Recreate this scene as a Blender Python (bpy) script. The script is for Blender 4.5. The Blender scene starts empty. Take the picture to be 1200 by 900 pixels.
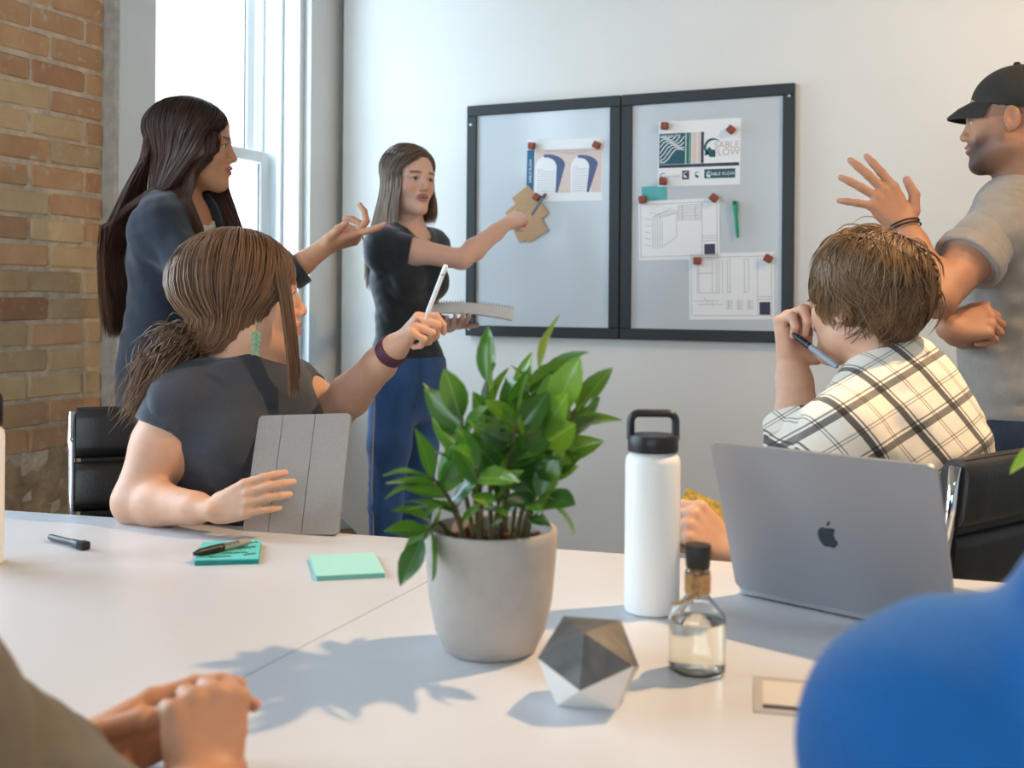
import bpy, math, random
import numpy as np
from mathutils import Vector, Matrix, Euler

random.seed(7)
rng = np.random.default_rng(11)
scn = bpy.context.scene
COL = scn.collection

# ------------------------------------------------------------------ camera
FPX, HX, HY = 1280.0, 600.0, 350.0        # focal length in px, optical centre in the 1200x900 frame
ROLL = 0.008
PHI = math.atan(569.0 / 1280.0)            # yaw between the camera and the whiteboard wall
CAMZ = 1.15
cd = bpy.data.cameras.new('camera')
cam = bpy.data.objects.new('camera', cd)
COL.objects.link(cam)
cd.sensor_width = 36.0
cd.lens = 36.0 * FPX / 1200.0
cd.shift_y = -(450.0 - HY) / 1200.0
cd.clip_start = 0.02
cam.matrix_world = Matrix.Translation((0, 0, CAMZ)) @ Matrix.Rotation(PHI, 4, 'Z') @ Matrix.Rotation(math.pi / 2, 4, 'X') @ Matrix.Rotation(ROLL, 4, 'Z')
cd.dof.use_dof = True
cd.dof.focus_distance = 2.3
cd.dof.aperture_fstop = 5.0
scn.camera = cam

# ------------------------------------------------------------------ world, daylight, exposure
EXPOSURE = -0.68
world = bpy.data.worlds.new('sky')
scn.world = world
world.use_nodes = True
wnt = world.node_tree
bg = wnt.nodes['Background']
bg.inputs['Color'].default_value = (0.80, 0.92, 1.0, 1)
bg.inputs['Strength'].default_value = 5.5
vs = scn.view_settings
vs.view_transform = 'Standard'
vs.look = 'None'
vs.exposure = EXPOSURE
vs.gamma = 1.0
vs.use_curve_mapping = False

CP, SP = math.cos(PHI), math.sin(PHI)
def C(lat, dep, up=0.0):                    # camera-frame vector -> world vector
    return Vector((lat * CP - dep * SP, lat * SP + dep * CP, up))
def P(px, py, d):                           # image point at depth d -> world point
    dx, dy = px - HX, py - HY
    dx, dy = dx + ROLL * dy, dy - ROLL * dx
    v = C(dx / FPX * d, d)
    return Vector((v.x, v.y, CAMZ - dy / FPX * d))
TABZ = 0.74
def T(px, py, z=TABZ):                      # image point that lies on the table plane
    dx, dy = px - HX, py - HY
    dy = dy - ROLL * dx
    return P(px, py, (CAMZ - z) * FPX / dy)
# room: whiteboard wall at Y=WY, brick wall at X=BX, window casing face at X=CX
WY, BX, CX = 3.91, -2.622, -2.56
def on_back(px, py, off=0.0):               # image point on the whiteboard wall (off = distance in front)
    a = P(px, py, 1.0) - Vector((0, 0, CAMZ))
    t = (WY - off) / a.y
    return Vector((0, 0, CAMZ)) + a * t

def area_light(name, loc, target, size, energy, color, size_y=None, parent=None, spread=None):
    ld = bpy.data.lights.new(name, 'AREA')
    ld.size = size
    if size_y:
        ld.shape = 'RECTANGLE'; ld.size_y = size_y
    ld.energy = energy; ld.color = color
    if spread: ld.spread = spread
    o = bpy.data.objects.new(name, ld)
    COL.objects.link(o)
    d = (Vector(target) - Vector(loc)).normalized()
    o.rotation_euler = d.to_track_quat('-Z', 'Y').to_euler()
    o.location = loc
    return o
# daylight entering by the windows of the brick wall (window_1 is in view, the other two light the table)
WIN2 = [(-0.55, 0.45), (0.75, 1.75)]        # Y ranges of the two windows nearer the camera
DAY = (0.70, 0.86, 1.0)
for i, (y0, y1) in enumerate(WIN2):
    area_light('window_daylight', (BX - 0.25, (y0 + y1) / 2, 1.75), (0.6, (y0 + y1) / 2 + 0.4, 1.1), y1 - y0, 74, DAY, 1.7)
area_light('window_daylight', (BX - 0.35, 3.28, 1.75), (0, 3.1, 1.2), 0.9, 56, DAY, 1.9)
WINF = (-1.9, 1.3)                          # X range of the window wall behind the camera
area_light('window_daylight', ((WINF[0] + WINF[1]) / 2, -2.4 - 0.12, 1.7), (-.4, 3, 1.0), WINF[1] - WINF[0], 64, DAY, 1.7)
# warm ceiling spotlights (their housings are built further down)
WARM = (1.0, 0.65, 0.35)
SPOTS = [(C(1.22, 1.80), (C(0.42, 1.25), TABZ), 96, 0.035), (C(2.1, 1.9), (C(1.2, 3.3), 1.4), 44, 0.06), (C(0.6, -0.5), (C(0.3, 0.7), 0.8), 7, 0.08)]
CEIL = 3.0
for (p, (t, tz), e, r) in SPOTS:
    ld = bpy.data.lights.new('ceiling_spot_light', 'SPOT')
    ld.energy = e * 4; ld.color = WARM; ld.shadow_soft_size = r
    ld.spot_size = math.radians(104); ld.spot_blend = 1.0
    o = bpy.data.objects.new('ceiling_spot_light', ld); COL.objects.link(o)
    loc = Vector((p.x, p.y, CEIL - 0.30))
    o.location = loc
    d = (Vector((t.x, t.y, tz)) - loc).normalized()
    o.rotation_euler = d.to_track_quat('-Z', 'Y').to_euler()

# ------------------------------------------------------------------ materials
def lin(r, g=None, b=None):
    if g is None:
        r, g, b = r
    f = lambda c: (c / 255 / 12.92) if c / 255 <= 0.04045 else ((c / 255 + 0.055) / 1.055) ** 2.4
    return (f(r), f(g), f(b), 1.0)
MATS = {}
def mat(name, rgb, rough=0.5, metal=0.0, spec=0.5, var=0.0, scale=20.0, bump=0.0, bscale=60.0, sheen=0.0,
        stretch=None, detail=4.0, coat=0.0, sub=0.0, vcol=None, rndvar=0.0, rgb2=None):
    m = bpy.data.materials.new(name); m.use_nodes = True
    nt = m.node_tree; N = nt.nodes; L = nt.links
    b = N['Principled BSDF']
    col = lin(rgb)
    b.inputs['Base Color'].default_value = col
    b.inputs['Roughness'].default_value = rough
    b.inputs['Metallic'].default_value = metal
    b.inputs['Specular IOR Level'].default_value = spec
    b.inputs['Coat Weight'].default_value = coat
    if sheen:
        b.inputs['Sheen Weight'].default_value = sheen
    if sub:
        b.inputs['Subsurface Weight'].default_value = sub
        b.inputs['Subsurface Radius'].default_value = (0.012, 0.005, 0.003)
        b.inputs['Subsurface Scale'].default_value = 1.0
    tc = N.new('ShaderNodeTexCoord'); src = tc.outputs['Object']
    if stretch:
        mp = N.new('ShaderNodeMapping'); mp.inputs['Scale'].default_value = stretch
        L.new(src, mp.inputs['Vector']); src = mp.outputs['Vector']
    last = None
    if vcol:
        a = N.new('ShaderNodeAttribute'); a.attribute_name = vcol
        last = a.outputs['Color']
    if var or rgb2:
        n = N.new('ShaderNodeTexNoise'); n.inputs['Scale'].default_value = scale; n.inputs['Detail'].default_value = detail
        L.new(src, n.inputs['Vector'])
        r = N.new('ShaderNodeValToRGB')
        r.color_ramp.elements[0].position = 0.32; r.color_ramp.elements[1].position = 0.68
        if rgb2:
            r.color_ramp.elements[0].color = col; r.color_ramp.elements[1].color = lin(rgb2)
        else:
            r.color_ramp.elements[0].color = tuple(c * (1 - var) for c in col[:3]) + (1,)
            r.color_ramp.elements[1].color = tuple(min(1, c * (1 + var)) for c in col[:3]) + (1,)
        L.new(n.outputs['Fac'], r.inputs['Fac'])
        if last is None:
            last = r.outputs['Color']
        else:
            r.color_ramp.elements[0].color = (1 - var,) * 3 + (1,); r.color_ramp.elements[1].color = (1.0,) * 3 + (1,)
            mx = N.new('ShaderNodeMix'); mx.data_type = 'RGBA'; mx.blend_type = 'MULTIPLY'; mx.inputs['Factor'].default_value = 1.0
            L.new(last, mx.inputs['A']); L.new(r.outputs['Color'], mx.inputs['B']); last = mx.outputs['Result']
    if rndvar:
        oi = N.new('ShaderNodeObjectInfo'); hs = N.new('ShaderNodeHueSaturation')
        mr = N.new('ShaderNodeMapRange'); mr.inputs['To Min'].default_value = 1 - rndvar; mr.inputs['To Max'].default_value = 1 + rndvar
        L.new(oi.outputs['Random'], mr.inputs['Value']); L.new(mr.outputs['Result'], hs.inputs['Value'])
        if last is None: hs.inputs['Color'].default_value = col
        else: L.new(last, hs.inputs['Color'])
        last = hs.outputs['Color']
    if last is not None:
        L.new(last, b.inputs['Base Color'])
    if bump:
        n2 = N.new('ShaderNodeTexNoise'); n2.inputs['Scale'].default_value = bscale; n2.inputs['Detail'].default_value = 5
        L.new(src, n2.inputs['Vector'])
        bp = N.new('ShaderNodeBump'); bp.inputs['Strength'].default_value = bump; bp.inputs['Distance'].default_value = 0.01
        L.new(n2.outputs['Fac'], bp.inputs['Height']); L.new(bp.outputs['Normal'], b.inputs['Normal'])
    MATS[name] = m
    return m
def node_of(m, t):
    return next(n for n in m.node_tree.nodes if n.type == t)

# ------------------------------------------------------------------ mesh collecting
class MB:
    def __init__(s): s.v = []; s.f = []; s.m = []; s.cur = 0
    def add(s, vs_, fs_):
        o = len(s.v)
        s.v.extend([tuple(p) for p in vs_]); s.f.extend([tuple(i + o for i in f) for f in fs_]); s.m.extend([s.cur] * len(fs_))
        return s
    def box(s, c, size, R=None, bev=0.0):
        hx, hy, hz = [q / 2 for q in size]
        c = Vector(c); R = R or Matrix.Identity(3)
        if bev <= 0:
            v = [Vector((x, y, z)) for x in (-hx, hx) for y in (-hy, hy) for z in (-hz, hz)]
            f = [(0, 1, 3, 2), (4, 6, 7, 5), (0, 4, 5, 1), (2, 3, 7, 6), (0, 2, 6, 4), (1, 5, 7, 3)]
        else:
            b = min(bev, hx * .98, hy * .98, hz * .98)
            v = []; idx = {}
            for sx in (-1, 1):
                for sy in (-1, 1):
                    for sz in (-1, 1):
                        for ax in range(3):
                            q = [sx * (hx - b), sy * (hy - b), sz * (hz - b)]
                            q[ax] = (sx * hx, sy * hy, sz * hz)[ax]
                            idx[(sx, sy, sz, ax)] = len(v); v.append(Vector(q))
            f = []
            I = lambda a, b_, c_, ax: idx[(a, b_, c_, ax)]
            for t in (-1, 1):
                f.append(tuple(I(t, a, b_, 0) for a, b_ in ((-1, -1), (1, -1), (1, 1), (-1, 1)))[::t])
                f.append(tuple(I(a, t, b_, 1) for a, b_ in ((-1, -1), (1, -1), (1, 1), (-1, 1)))[::-t])
                f.append(tuple(I(a, b_, t, 2) for a, b_ in ((-1, -1), (1, -1), (1, 1), (-1, 1)))[::t])
            for a in (-1, 1):
                for b_ in (-1, 1):
                    q = (I(a, b_, -1, 0), I(a, b_, 1, 0), I(a, b_, 1, 1), I(a, b_, -1, 1)); f.append(q if a * b_ < 0 else q[::-1])
                    q = (I(a, -1, b_, 0), I(a, 1, b_, 0), I(a, 1, b_, 2), I(a, -1, b_, 2)); f.append(q if a * b_ > 0 else q[::-1])
                    q = (I(-1, a, b_, 1), I(1, a, b_, 1), I(1, a, b_, 2), I(-1, a, b_, 2)); f.append(q if a * b_ < 0 else q[::-1])
            for k in [(a, b_, c_) for a in (-1, 1) for b_ in (-1, 1) for c_ in (-1, 1)]:
                q = tuple(idx[k + (ax,)] for ax in range(3)); f.append(q if k[0] * k[1] * k[2] > 0 else q[::-1])
        return s.add([c + R @ p for p in v], f)
    def lathe(s, prof, c=(0, 0, 0), n=40, R=None, close=False):
        c = Vector(c); R = R or Matrix.Identity(3)
        v = []; f = []
        for (r, z) in prof:
            for i in range(n):
                a = 2 * math.pi * i / n
                v.append(c + R @ Vector((r * math.cos(a), r * math.sin(a), z)))
        m = len(prof)
        for j in range(m - 1 + (1 if close else 0)):
            j2 = (j + 1) % m
            for i in range(n):
                k = (i + 1) % n
                f.append((j * n + i, j * n + k, j2 * n + k, j2 * n + i))
        if not close:
            if prof[0][0] > 1e-6: f.append(tuple(range(n - 1, -1, -1)))
            if prof[-1][0] > 1e-6: f.append(tuple((m - 1) * n + i for i in range(n)))
        return s.add(v, f)
    def tube(s, pts, r, n=8, cap=True, flat=None, closed=False):
        pts = [Vector(p) for p in pts]; m = len(pts)
        rs = r if isinstance(r, (list, tuple)) else [r] * m
        v = []; f = []; prev = None
        for i in range(m):
            if closed: t = (pts[(i + 1) % m] - pts[i - 1]).normalized()
            else: t = (pts[min(i + 1, m - 1)] - pts[max(i - 1, 0)]).normalized()
            if prev is None:
                u = t.orthogonal().normalized() if flat is None else (Vector(flat) - t * t.dot(Vector(flat))).normalized()
            else:
                u = (prev - t * t.dot(prev)).normalized()
            prev = u; w = t.cross(u)
            for k in range(n):
                a = 2 * math.pi * (k + .5) / n
                q = 1.0
                v.append(pts[i] + (u * math.cos(a) + w * math.sin(a) * (0.35 if flat is not None else 1.0)) * rs[i])
        for i in range(m - 1 + (1 if closed else 0)):
            i2 = (i + 1) % m
            for k in range(n):
                k2 = (k + 1) % n
                f.append((i * n + k, i * n + k2, i2 * n + k2, i2 * n + k))
        if cap and not closed:
            f.append(tuple(range(n - 1, -1, -1))); f.append(tuple((m - 1) * n + k for k in range(n)))
        return s.add(v, f)
    def prism(s, poly, z0, z1, M=None):            # polygon in local xy, extruded along local z
        n = len(poly); M = M or Matrix.Identity(4)
        ar = sum(poly[i][0] * poly[(i + 1) % n][1] - poly[(i + 1) % n][0] * poly[i][1] for i in range(n))
        if ar < 0: poly = list(poly)[::-1]
        v = [M @ Vector((x, y, z0)) for x, y in poly] + [M @ Vector((x, y, z1)) for x, y in poly]
        f = [tuple(range(n - 1, -1, -1)), tuple(range(n, 2 * n))] + [(i, (i + 1) % n, n + (i + 1) % n, n + i) for i in range(n)]
        return s.add(v, f)
    def mesh(s, name, mats, smooth=False):
        me = bpy.data.meshes.new(name); me.from_pydata(s.v, [], s.f)
        for m in (mats if isinstance(mats, (list, tuple)) else [mats]): me.materials.append(MATS[m] if isinstance(m, str) else m)
        if any(s.m): me.polygons.foreach_set('material_index', s.m)
        if smooth:
            me.polygons.foreach_set('use_smooth', [True] * len(me.polygons))
            if smooth is not True: me.set_sharp_from_angle(angle=math.radians(smooth))
        me.update()
        return me
    def build(s, name, mats, parent=None, smooth=False, world=False):
        return link(name, s.mesh(name, mats, smooth), parent, world)
def link(name, me, parent=None, world=False):
    o = bpy.data.objects.new(name, me); COL.objects.link(o)
    if parent is not None:
        o.parent = parent
        if world: o.matrix_parent_inverse = mw(parent).inverted()
    return o
def mw(o):
    m = o.matrix_basis.copy()
    return (mw(o.parent) @ o.matrix_parent_inverse @ m) if o.parent else m
def tag(o, label=None, cat=None, group=None, kind=None):
    if label: o['label'] = label
    if cat: o['category'] = cat
    if group: o['group'] = group
    if kind: o['kind'] = kind
    return o
def thing(name, label, cat, loc=(0, 0, 0), rotz=0.0, group=None):
    o = bpy.data.objects.new(name, None); COL.objects.link(o)
    o.empty_display_size = 0.05
    o.location = loc; o.rotation_euler = (0, 0, rotz)
    return tag(o, label, cat, group)
def copy_tree(o, parent=None):
    c = o.copy(); COL.objects.link(c)
    if parent is not None:
        c.parent = parent; c.matrix_parent_inverse = o.matrix_parent_inverse.copy()
    for ch in list(o.children): copy_tree(ch, c)
    return c
def frame(x, y, z, o):
    """4x4 from axes and origin"""
    x, y, z, o = [Vector(q) for q in (x, y, z, o)]
    return Matrix(((x.x, y.x, z.x, o.x), (x.y, y.y, z.y, o.y), (x.z, y.z, z.z, o.z), (0, 0, 0, 1)))
# ------------------------------------------------------------------ the room
mat('paint_white', (228, 228, 224), 0.55, var=0.02, scale=3, bump=0.03, bscale=180)
mat('trim_paint', (224, 229, 230), 0.4, var=0.02, scale=6, bump=0.02, bscale=60)
mat('trim_worn', (196, 190, 178), 0.6, var=0.15, scale=25, bump=0.15, bscale=50)
mat('ceiling_paint', (142, 130, 116), 0.8, var=.15, scale=4, stretch=(1, .1, 1))
mat('floor_concrete', (170, 162, 152), 0.45, var=0.12, scale=3, bump=0.03, bscale=30)
mat('mortar', (218, 198, 172), 0.95, var=0.18, scale=30, bump=0.8, bscale=70)
mat('plaster_rubble', (182, 154, 120), 0.95, var=0.3, scale=14, bump=0.9, bscale=35)
def brick_mat(name, a, b_, spot):
    m = mat(name, a, 0.92, rgb2=b_, scale=9, bump=0.45, bscale=55, rndvar=0.16)
    nt = m.node_tree; N = nt.nodes; L = nt.links
    b = N['Principled BSDF']; src = b.inputs['Base Color'].links[0].from_socket
    n = N.new('ShaderNodeTexNoise'); n.inputs['Scale'].default_value = 28; n.inputs['Detail'].default_value = 6
    tc = node_of(m, 'TEX_COORD'); oi = node_of(m, 'OBJECT_INFO')
    va = N.new('ShaderNodeVectorMath'); va.operation = 'ADD'
    L.new(tc.outputs['Object'], va.inputs[0]); L.new(oi.outputs['Location'], va.inputs[1])
    L.new(va.outputs[0], n.inputs['Vector'])
    for q in N:
        if q.type == 'TEX_NOISE' and q is not n: L.new(va.outputs[0], q.inputs['Vector'])
    r = N.new('ShaderNodeValToRGB'); r.color_ramp.elements[0].position = 0.60; r.color_ramp.elements[1].position = 0.72
    L.new(n.outputs['Fac'], r.inputs['Fac'])
    mx = N.new('ShaderNodeMix'); mx.data_type = 'RGBA'
    L.new(r.outputs['Color'], mx.inputs['Factor']); L.new(src, mx.inputs['A']); mx.inputs['B'].default_value = lin(spot)
    L.new(mx.outputs['Result'], b.inputs['Base Color'])
brick_mat('brick_orange', (206, 156, 114), (220, 176, 132), (206, 188, 164))
brick_mat('brick_buff', (220, 190, 146), (206, 170, 126), (208, 192, 166))
brick_mat('brick_red', (182, 132, 102), (204, 152, 112), (200, 178, 150))
# brick surface out of view: brick texture in the wall plane
m = mat('brick_wall_far', (178, 130, 88), 0.9, bump=0.3, bscale=40)
nt = m.node_tree; bt = nt.nodes.new('ShaderNodeTexBrick'); mp = nt.nodes.new('ShaderNodeMapping')
mp.inputs['Rotation'].default_value = (math.pi / 2, 0, math.pi / 2)
cx_ = nt.nodes.new('ShaderNodeCombineXYZ'); sp_ = nt.nodes.new('ShaderNodeSeparateXYZ')
nt.links.new(node_of(m, 'TEX_COORD').outputs['Object'], sp_.inputs[0])
nt.links.new(sp_.outputs['Y'], cx_.inputs['X']); nt.links.new(sp_.outputs['Z'], cx_.inputs['Y'])
nt.links.new(cx_.outputs[0], bt.inputs['Vector'])
bt.inputs['Scale'].default_value = 1.0; bt.inputs['Brick Width'].default_value = 0.212; bt.inputs['Row Height'].default_value = 0.078
bt.inputs['Mortar Size'].default_value = 0.006
bt.inputs['Color1'].default_value = lin(178, 122, 76); bt.inputs['Color2'].default_value = lin(190, 145, 95); bt.inputs['Mortar'].default_value = lin(182, 160, 132)
nt.links.new(bt.outputs['Color'], m.node_tree.nodes['Principled BSDF'].inputs['Base Color'])

mf_ = MATS['brick_wall_far'].copy(); MATS['brick_wall_front'] = mf_
for n_ in mf_.node_tree.nodes:
    if n_.type == 'COMBXYZ': mf_.node_tree.links.new(node_of(mf_, 'SEPXYZ').outputs['X'], n_.inputs['X'])
def struct(name, mb, mt, label, parent=None, smooth=False):
    o = mb.build(name, mt, parent, smooth)
    o['kind'] = 'structure'; o['label'] = label
    return o
RX0, RX1, RY0 = BX - 0.35, 2.7, -2.4
def slab(x0, x1, y0, y1, z0, z1, mb=None):
    return (mb or MB()).box(((x0 + x1) / 2, (y0 + y1) / 2, (z0 + z1) / 2), (abs(x1 - x0), abs(y1 - y0), abs(z1 - z0)))
struct('floor', slab(RX0, RX1 + .2, RY0 - .2, WY + .2, -.1, 0), 'floor_concrete', 'grey concrete floor of the meeting room')
struct('ceiling', slab(RX0, RX1 + .2, RY0 - .2, WY + .2, CEIL, CEIL + .1), 'ceiling_paint', 'timber plank ceiling of the meeting room')
mat('recess_taupe', (176, 168, 156), .8)  # recess added so the corner strip falls into shade, in darker taupe
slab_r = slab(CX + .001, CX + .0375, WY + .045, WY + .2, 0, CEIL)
struct('trim_5', slab_r, 'recess_taupe', 'narrow added recess darkening the corner between casing and wall')
struct('wall_back', slab(CX + 0.038, RX1 + .2, WY, WY + .2, 0, CEIL), 'paint_white', 'off-white painted wall behind the whiteboards')
struct('wall_right', slab(RX1, RX1 + .2, RY0, WY - .001, 0, CEIL), 'paint_white', 'off-white painted wall on the right side')
mbf = MB(); slab(RX0, WINF[0], RY0 - .2, RY0, 0, CEIL, mbf); slab(WINF[1], RX1 + .2, RY0 - .2, RY0, 0, CEIL, mbf); slab(WINF[0], WINF[1], RY0 - .2, RY0, 0, .82, mbf); slab(WINF[0], WINF[1], RY0 - .2, RY0, 2.6, CEIL, mbf)
struct('wall_front', mbf, 'brick_wall_front', 'brick wall with a wide window behind the camera')
WZ0, WZ1 = 0.78, 2.75                       # window sill and head
W1 = (2.83, 3.726)                          # opening of the window in view
mb = MB()
edges = [RY0] + [e for w in WIN2 for e in w] + [2.655]
for k in range(0, len(edges), 2): slab(RX0, BX, edges[k], edges[k + 1], 0, CEIL, mb)
for (y0, y1) in WIN2:
    slab(RX0, BX, y0, y1, 0, WZ0, mb); slab(RX0, BX, y0, y1, WZ1, CEIL, mb)
slab(RX0, BX, 2.655, W1[0], 0, CEIL, mb); slab(RX0, BX, W1[1], WY + .2, 0, CEIL, mb)
slab(RX0, BX, W1[0], W1[1], 0, WZ0, mb); slab(RX0, BX, W1[0], W1[1], WZ1, CEIL, mb)
mb2 = MB(); mb2.v, mb2.f = mb.v, mb.f; mb2.m = [0] * len(mb.f)
wall_left = struct('wall_left', mb2, 'brick_wall_far', 'old orange brick wall beside the tall window')
# mortar bed behind the bricks in view
BY0, BY1, BZ0, BZ1 = 1.98, 2.655, 0.60, 2.16
bed = slab(BX - .002, BX + .004, BY0, BY1, 0.02, BZ1).build('mortar_bed', 'mortar', wall_left)
course, blen = 0.0785, 0.212
bmeshes = []
for v in range(6):
    q = MB().box((0, 0, 0), (0.034, 0.2, 0.066), bev=0.006)
    q.v = [(x + random.uniform(-.002, .002), y + random.uniform(-.004, .004), z + random.uniform(-.003, .003)) for x, y, z in q.v]
    bmeshes.append([q.mesh('brick', mname) for mname in ('brick_orange', 'brick_buff', 'brick_red')])
ncourse = int((BZ1 - BZ0) / course)
for i in range(ncourse):
    zc = BZ0 + course * (i + .5)
    if i % 2 == 0: cuts = [(2.655 - blen, 2.655), (2.655 - 2 * blen, 2.655 - blen), (2.655 - 3 * blen, 2.655 - 2 * blen)]
    else: cuts = [(2.655 - .075, 2.655), (2.655 - .075 - blen, 2.655 - .075), (2.655 - .075 - 2 * blen, 2.655 - .075 - blen), (2.655 - .075 - 2.8 * blen, 2.655 - .075 - 2 * blen)]
    for (y0, y1) in cuts:
        kind = random.choices((0, 1, 2), (6, 2, 1.4) if i > 9 else (2, 6, 2))[0]
        if zc < 0.70 and y1 > 2.3 and random.random() < .8: continue
        b = link('brick', random.choice(bmeshes)[kind], wall_left)
        b.location = (BX - .007 + random.uniform(-.003, .003), (y0 + y1) / 2 + random.uniform(-.003, .003), zc + random.uniform(-.002, .002))
        b.scale = (1, (y1 - y0 - .012) / .2, 1)
        b.rotation_euler = (random.uniform(-.012, .012), 0, 0)
# broken plaster below the bricks
n = 26; mb = MB(); vs_ = []
for i in range(n):
    for j in range(n):
        y = BY0 + (BY1 - BY0) * i / (n - 1); z = 0.03 + 0.68 * j / (n - 1)
        edge = 0.66 + 0.035 * math.sin(y * 31) + .02 * math.sin(y * 77)
        d = .012 + .014 * math.sin(y * 37 + z * 21) * math.sin(z * 43 - y * 12) + random.uniform(-.006, .006)
        vs_.append((BX + max(d, .002) * (1 if z < edge else 0) - (.004 if z >= edge else 0), y, z))
mb.add(vs_, [(i * n + j, (i + 1) * n + j, (i + 1) * n + j + 1, i * n + j + 1) for i in range(n - 1) for j in range(n - 1)])
mb.build('broken_plaster', 'plaster_rubble', wall_left, smooth=60)['label'] = 'crumbling plaster at the foot of the brick wall'

# window casings, jambs, sashes
mat('window_pane', (235, 245, 250), 0.02)
pm = MATS['window_pane']; nt = pm.node_tree
tr = nt.nodes.new('ShaderNodeBsdfTransparent'); gl = nt.nodes.new('ShaderNodeBsdfGlossy'); gl.inputs['Roughness'].default_value = 0.02
mx = nt.nodes.new('ShaderNodeMixShader'); mx.inputs[0].default_value = 0.07; tr.inputs[0].default_value = (0.95, 0.98, 1, 1)
nt.links.new(tr.outputs[0], mx.inputs[1]); nt.links.new(gl.outputs[0], mx.inputs[2])
nt.links.new(mx.outputs[0], nt.nodes['Material Output'].inputs['Surface'])
mat('window_gasket', (60, 56, 52), 0.7)
t1 = struct('trim_1', slab(BX, CX, 2.672, W1[0], 0, CEIL), 'trim_paint', 'flat white casing board between brick and window')
wb = MB()
for k in range(24):                          # worn edge strip of the casing that meets the bricks
    z0 = CEIL * k / 24; j = random.uniform(-.004, .003)
    slab(BX - .01, CX - .004 + j * .3, 2.655 + j, 2.672, z0, z0 + CEIL / 24 + .0005, wb)
wb.build('casing_edge', 'trim_worn', t1)
struct('trim_2', slab(BX, CX, W1[1], WY + .1, 0, CEIL), 'trim_paint', 'flat white casing board between window and corner')
struct('trim_3', slab(BX, CX, W1[0], W1[1], WZ1, CEIL), 'trim_paint', 'white head board above the window')
mb = MB(); slab(BX, CX, W1[0], W1[1], 0, WZ0 - .03, mb); struct('trim_4', mb, 'trim_paint', 'white panel below the window sill')
def sash_window(name, y0, y1, label):
    w = thing(name, label, None, (BX, (y0 + y1) / 2, WZ0)); w['kind'] = 'structure'
    B = lambda nm, *a, m_='trim_paint', bev=.004: MB().box(((a[0] + a[1]) / 2, (a[2] + a[3]) / 2, (a[4] + a[5]) / 2), (a[1] - a[0], a[3] - a[2], a[5] - a[4]), bev=bev).build(nm, m_, w, world=True)
    B('window_sill', BX - .3, BX + .10, y0 + .001, y1 - .001, WZ0 - .028, WZ0 + .012)
    jd = .03
    for (a, b_) in ((y0, y0 + jd), (y1 - jd, y1)):
        B('jamb', BX - .32, BX + .03, a, b_, WZ0 + .012, WZ1)
        s_ = 1 if a == y0 else -1
        e = b_ if s_ > 0 else a
        B('stop_bead', BX - .075, BX - .05, min(e, e + s_ * .014), max(e, e + s_ * .014), WZ0 + .012, WZ1)
        B('stop_bead', BX - .16, BX - .145, min(e, e + s_ * .014), max(e, e + s_ * .014), WZ0 + .012, WZ1)
    B('head_jamb', BX - .32, BX + .03, y0, y1, WZ1 - .03, WZ1)
    zm = 1.74
    for nm, x0, z0, z1, rail in (('lower_sash', BX - .128, WZ0 + .012, zm, .048), ('upper_sash', BX - .20, zm - .045, WZ1 - .03, .045)):
        a, b_ = y0 + jd + .016, y1 - jd - .016
        st = .052
        sash = MB()
        sash.box((x0, a + st / 2, (z0 + z1) / 2), (.04, st, z1 - z0), bev=.004); sash.box((x0, b_ - st / 2, (z0 + z1) / 2), (.04, st, z1 - z0), bev=.004)
        sash.box((x0, (a + b_) / 2, z1 - rail / 2), (.04, b_ - a - 2 * st, rail), bev=.004); sash.box((x0, (a + b_) / 2, z0 + .03), (.04, b_ - a - 2 * st, .06), bev=.004)
        so = sash.build(nm, 'trim_paint', w, world=True)
        pane = MB().box((x0, (a + b_) / 2, (z0 + z1) / 2), (.005, b_ - a - 2 * st + .01, z1 - z0 - .09))
        pane.build('pane', 'window_pane', so, world=True)
        g = MB()
        for yy in (a + st, b_ - st): g.box((x0 + .008, yy, (z0 + z1) / 2), (.006, .006, z1 - z0 - .1))
        g.build('gasket', 'window_gasket', so, world=True)
    return w
sash_window('window_1', W1[0], W1[1], 'tall white double-hung sash window with bright daylight')
for k, (y0, y1) in enumerate(WIN2): sash_window('window_%d' % (k + 2), y0, y1, 'white sash window in the brick wall %s' % ('nearest the camera' if k == 0 else 'next to the table end'))

wf = thing('window_4', 'wide white framed window behind the camera', None, ((WINF[0] + WINF[1]) / 2, RY0 - .08, .82)); wf['kind'] = 'structure'
for k in range(4):
    x = WINF[0] + (WINF[1] - WINF[0]) * k / 3; MB().box((x, RY0 - .08, 1.71), (.07, .07, 1.78), bev=.006).build('mullion', 'trim_paint', wf, world=True)
for z in (.85, 2.57): MB().box(((WINF[0] + WINF[1]) / 2, RY0 - .08, z), (WINF[1] - WINF[0], .07, .06), bev=.006).build('rail', 'trim_paint', wf, world=True)
for k in range(3):
    x0 = WINF[0] + (WINF[1] - WINF[0]) * k / 3 + .035; x1 = WINF[0] + (WINF[1] - WINF[0]) * (k + 1) / 3 - .035
    MB().box(((x0 + x1) / 2, RY0 - .08, 1.71), (x1 - x0, .006, 1.66)).build('pane', 'window_pane', wf, world=True)
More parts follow.
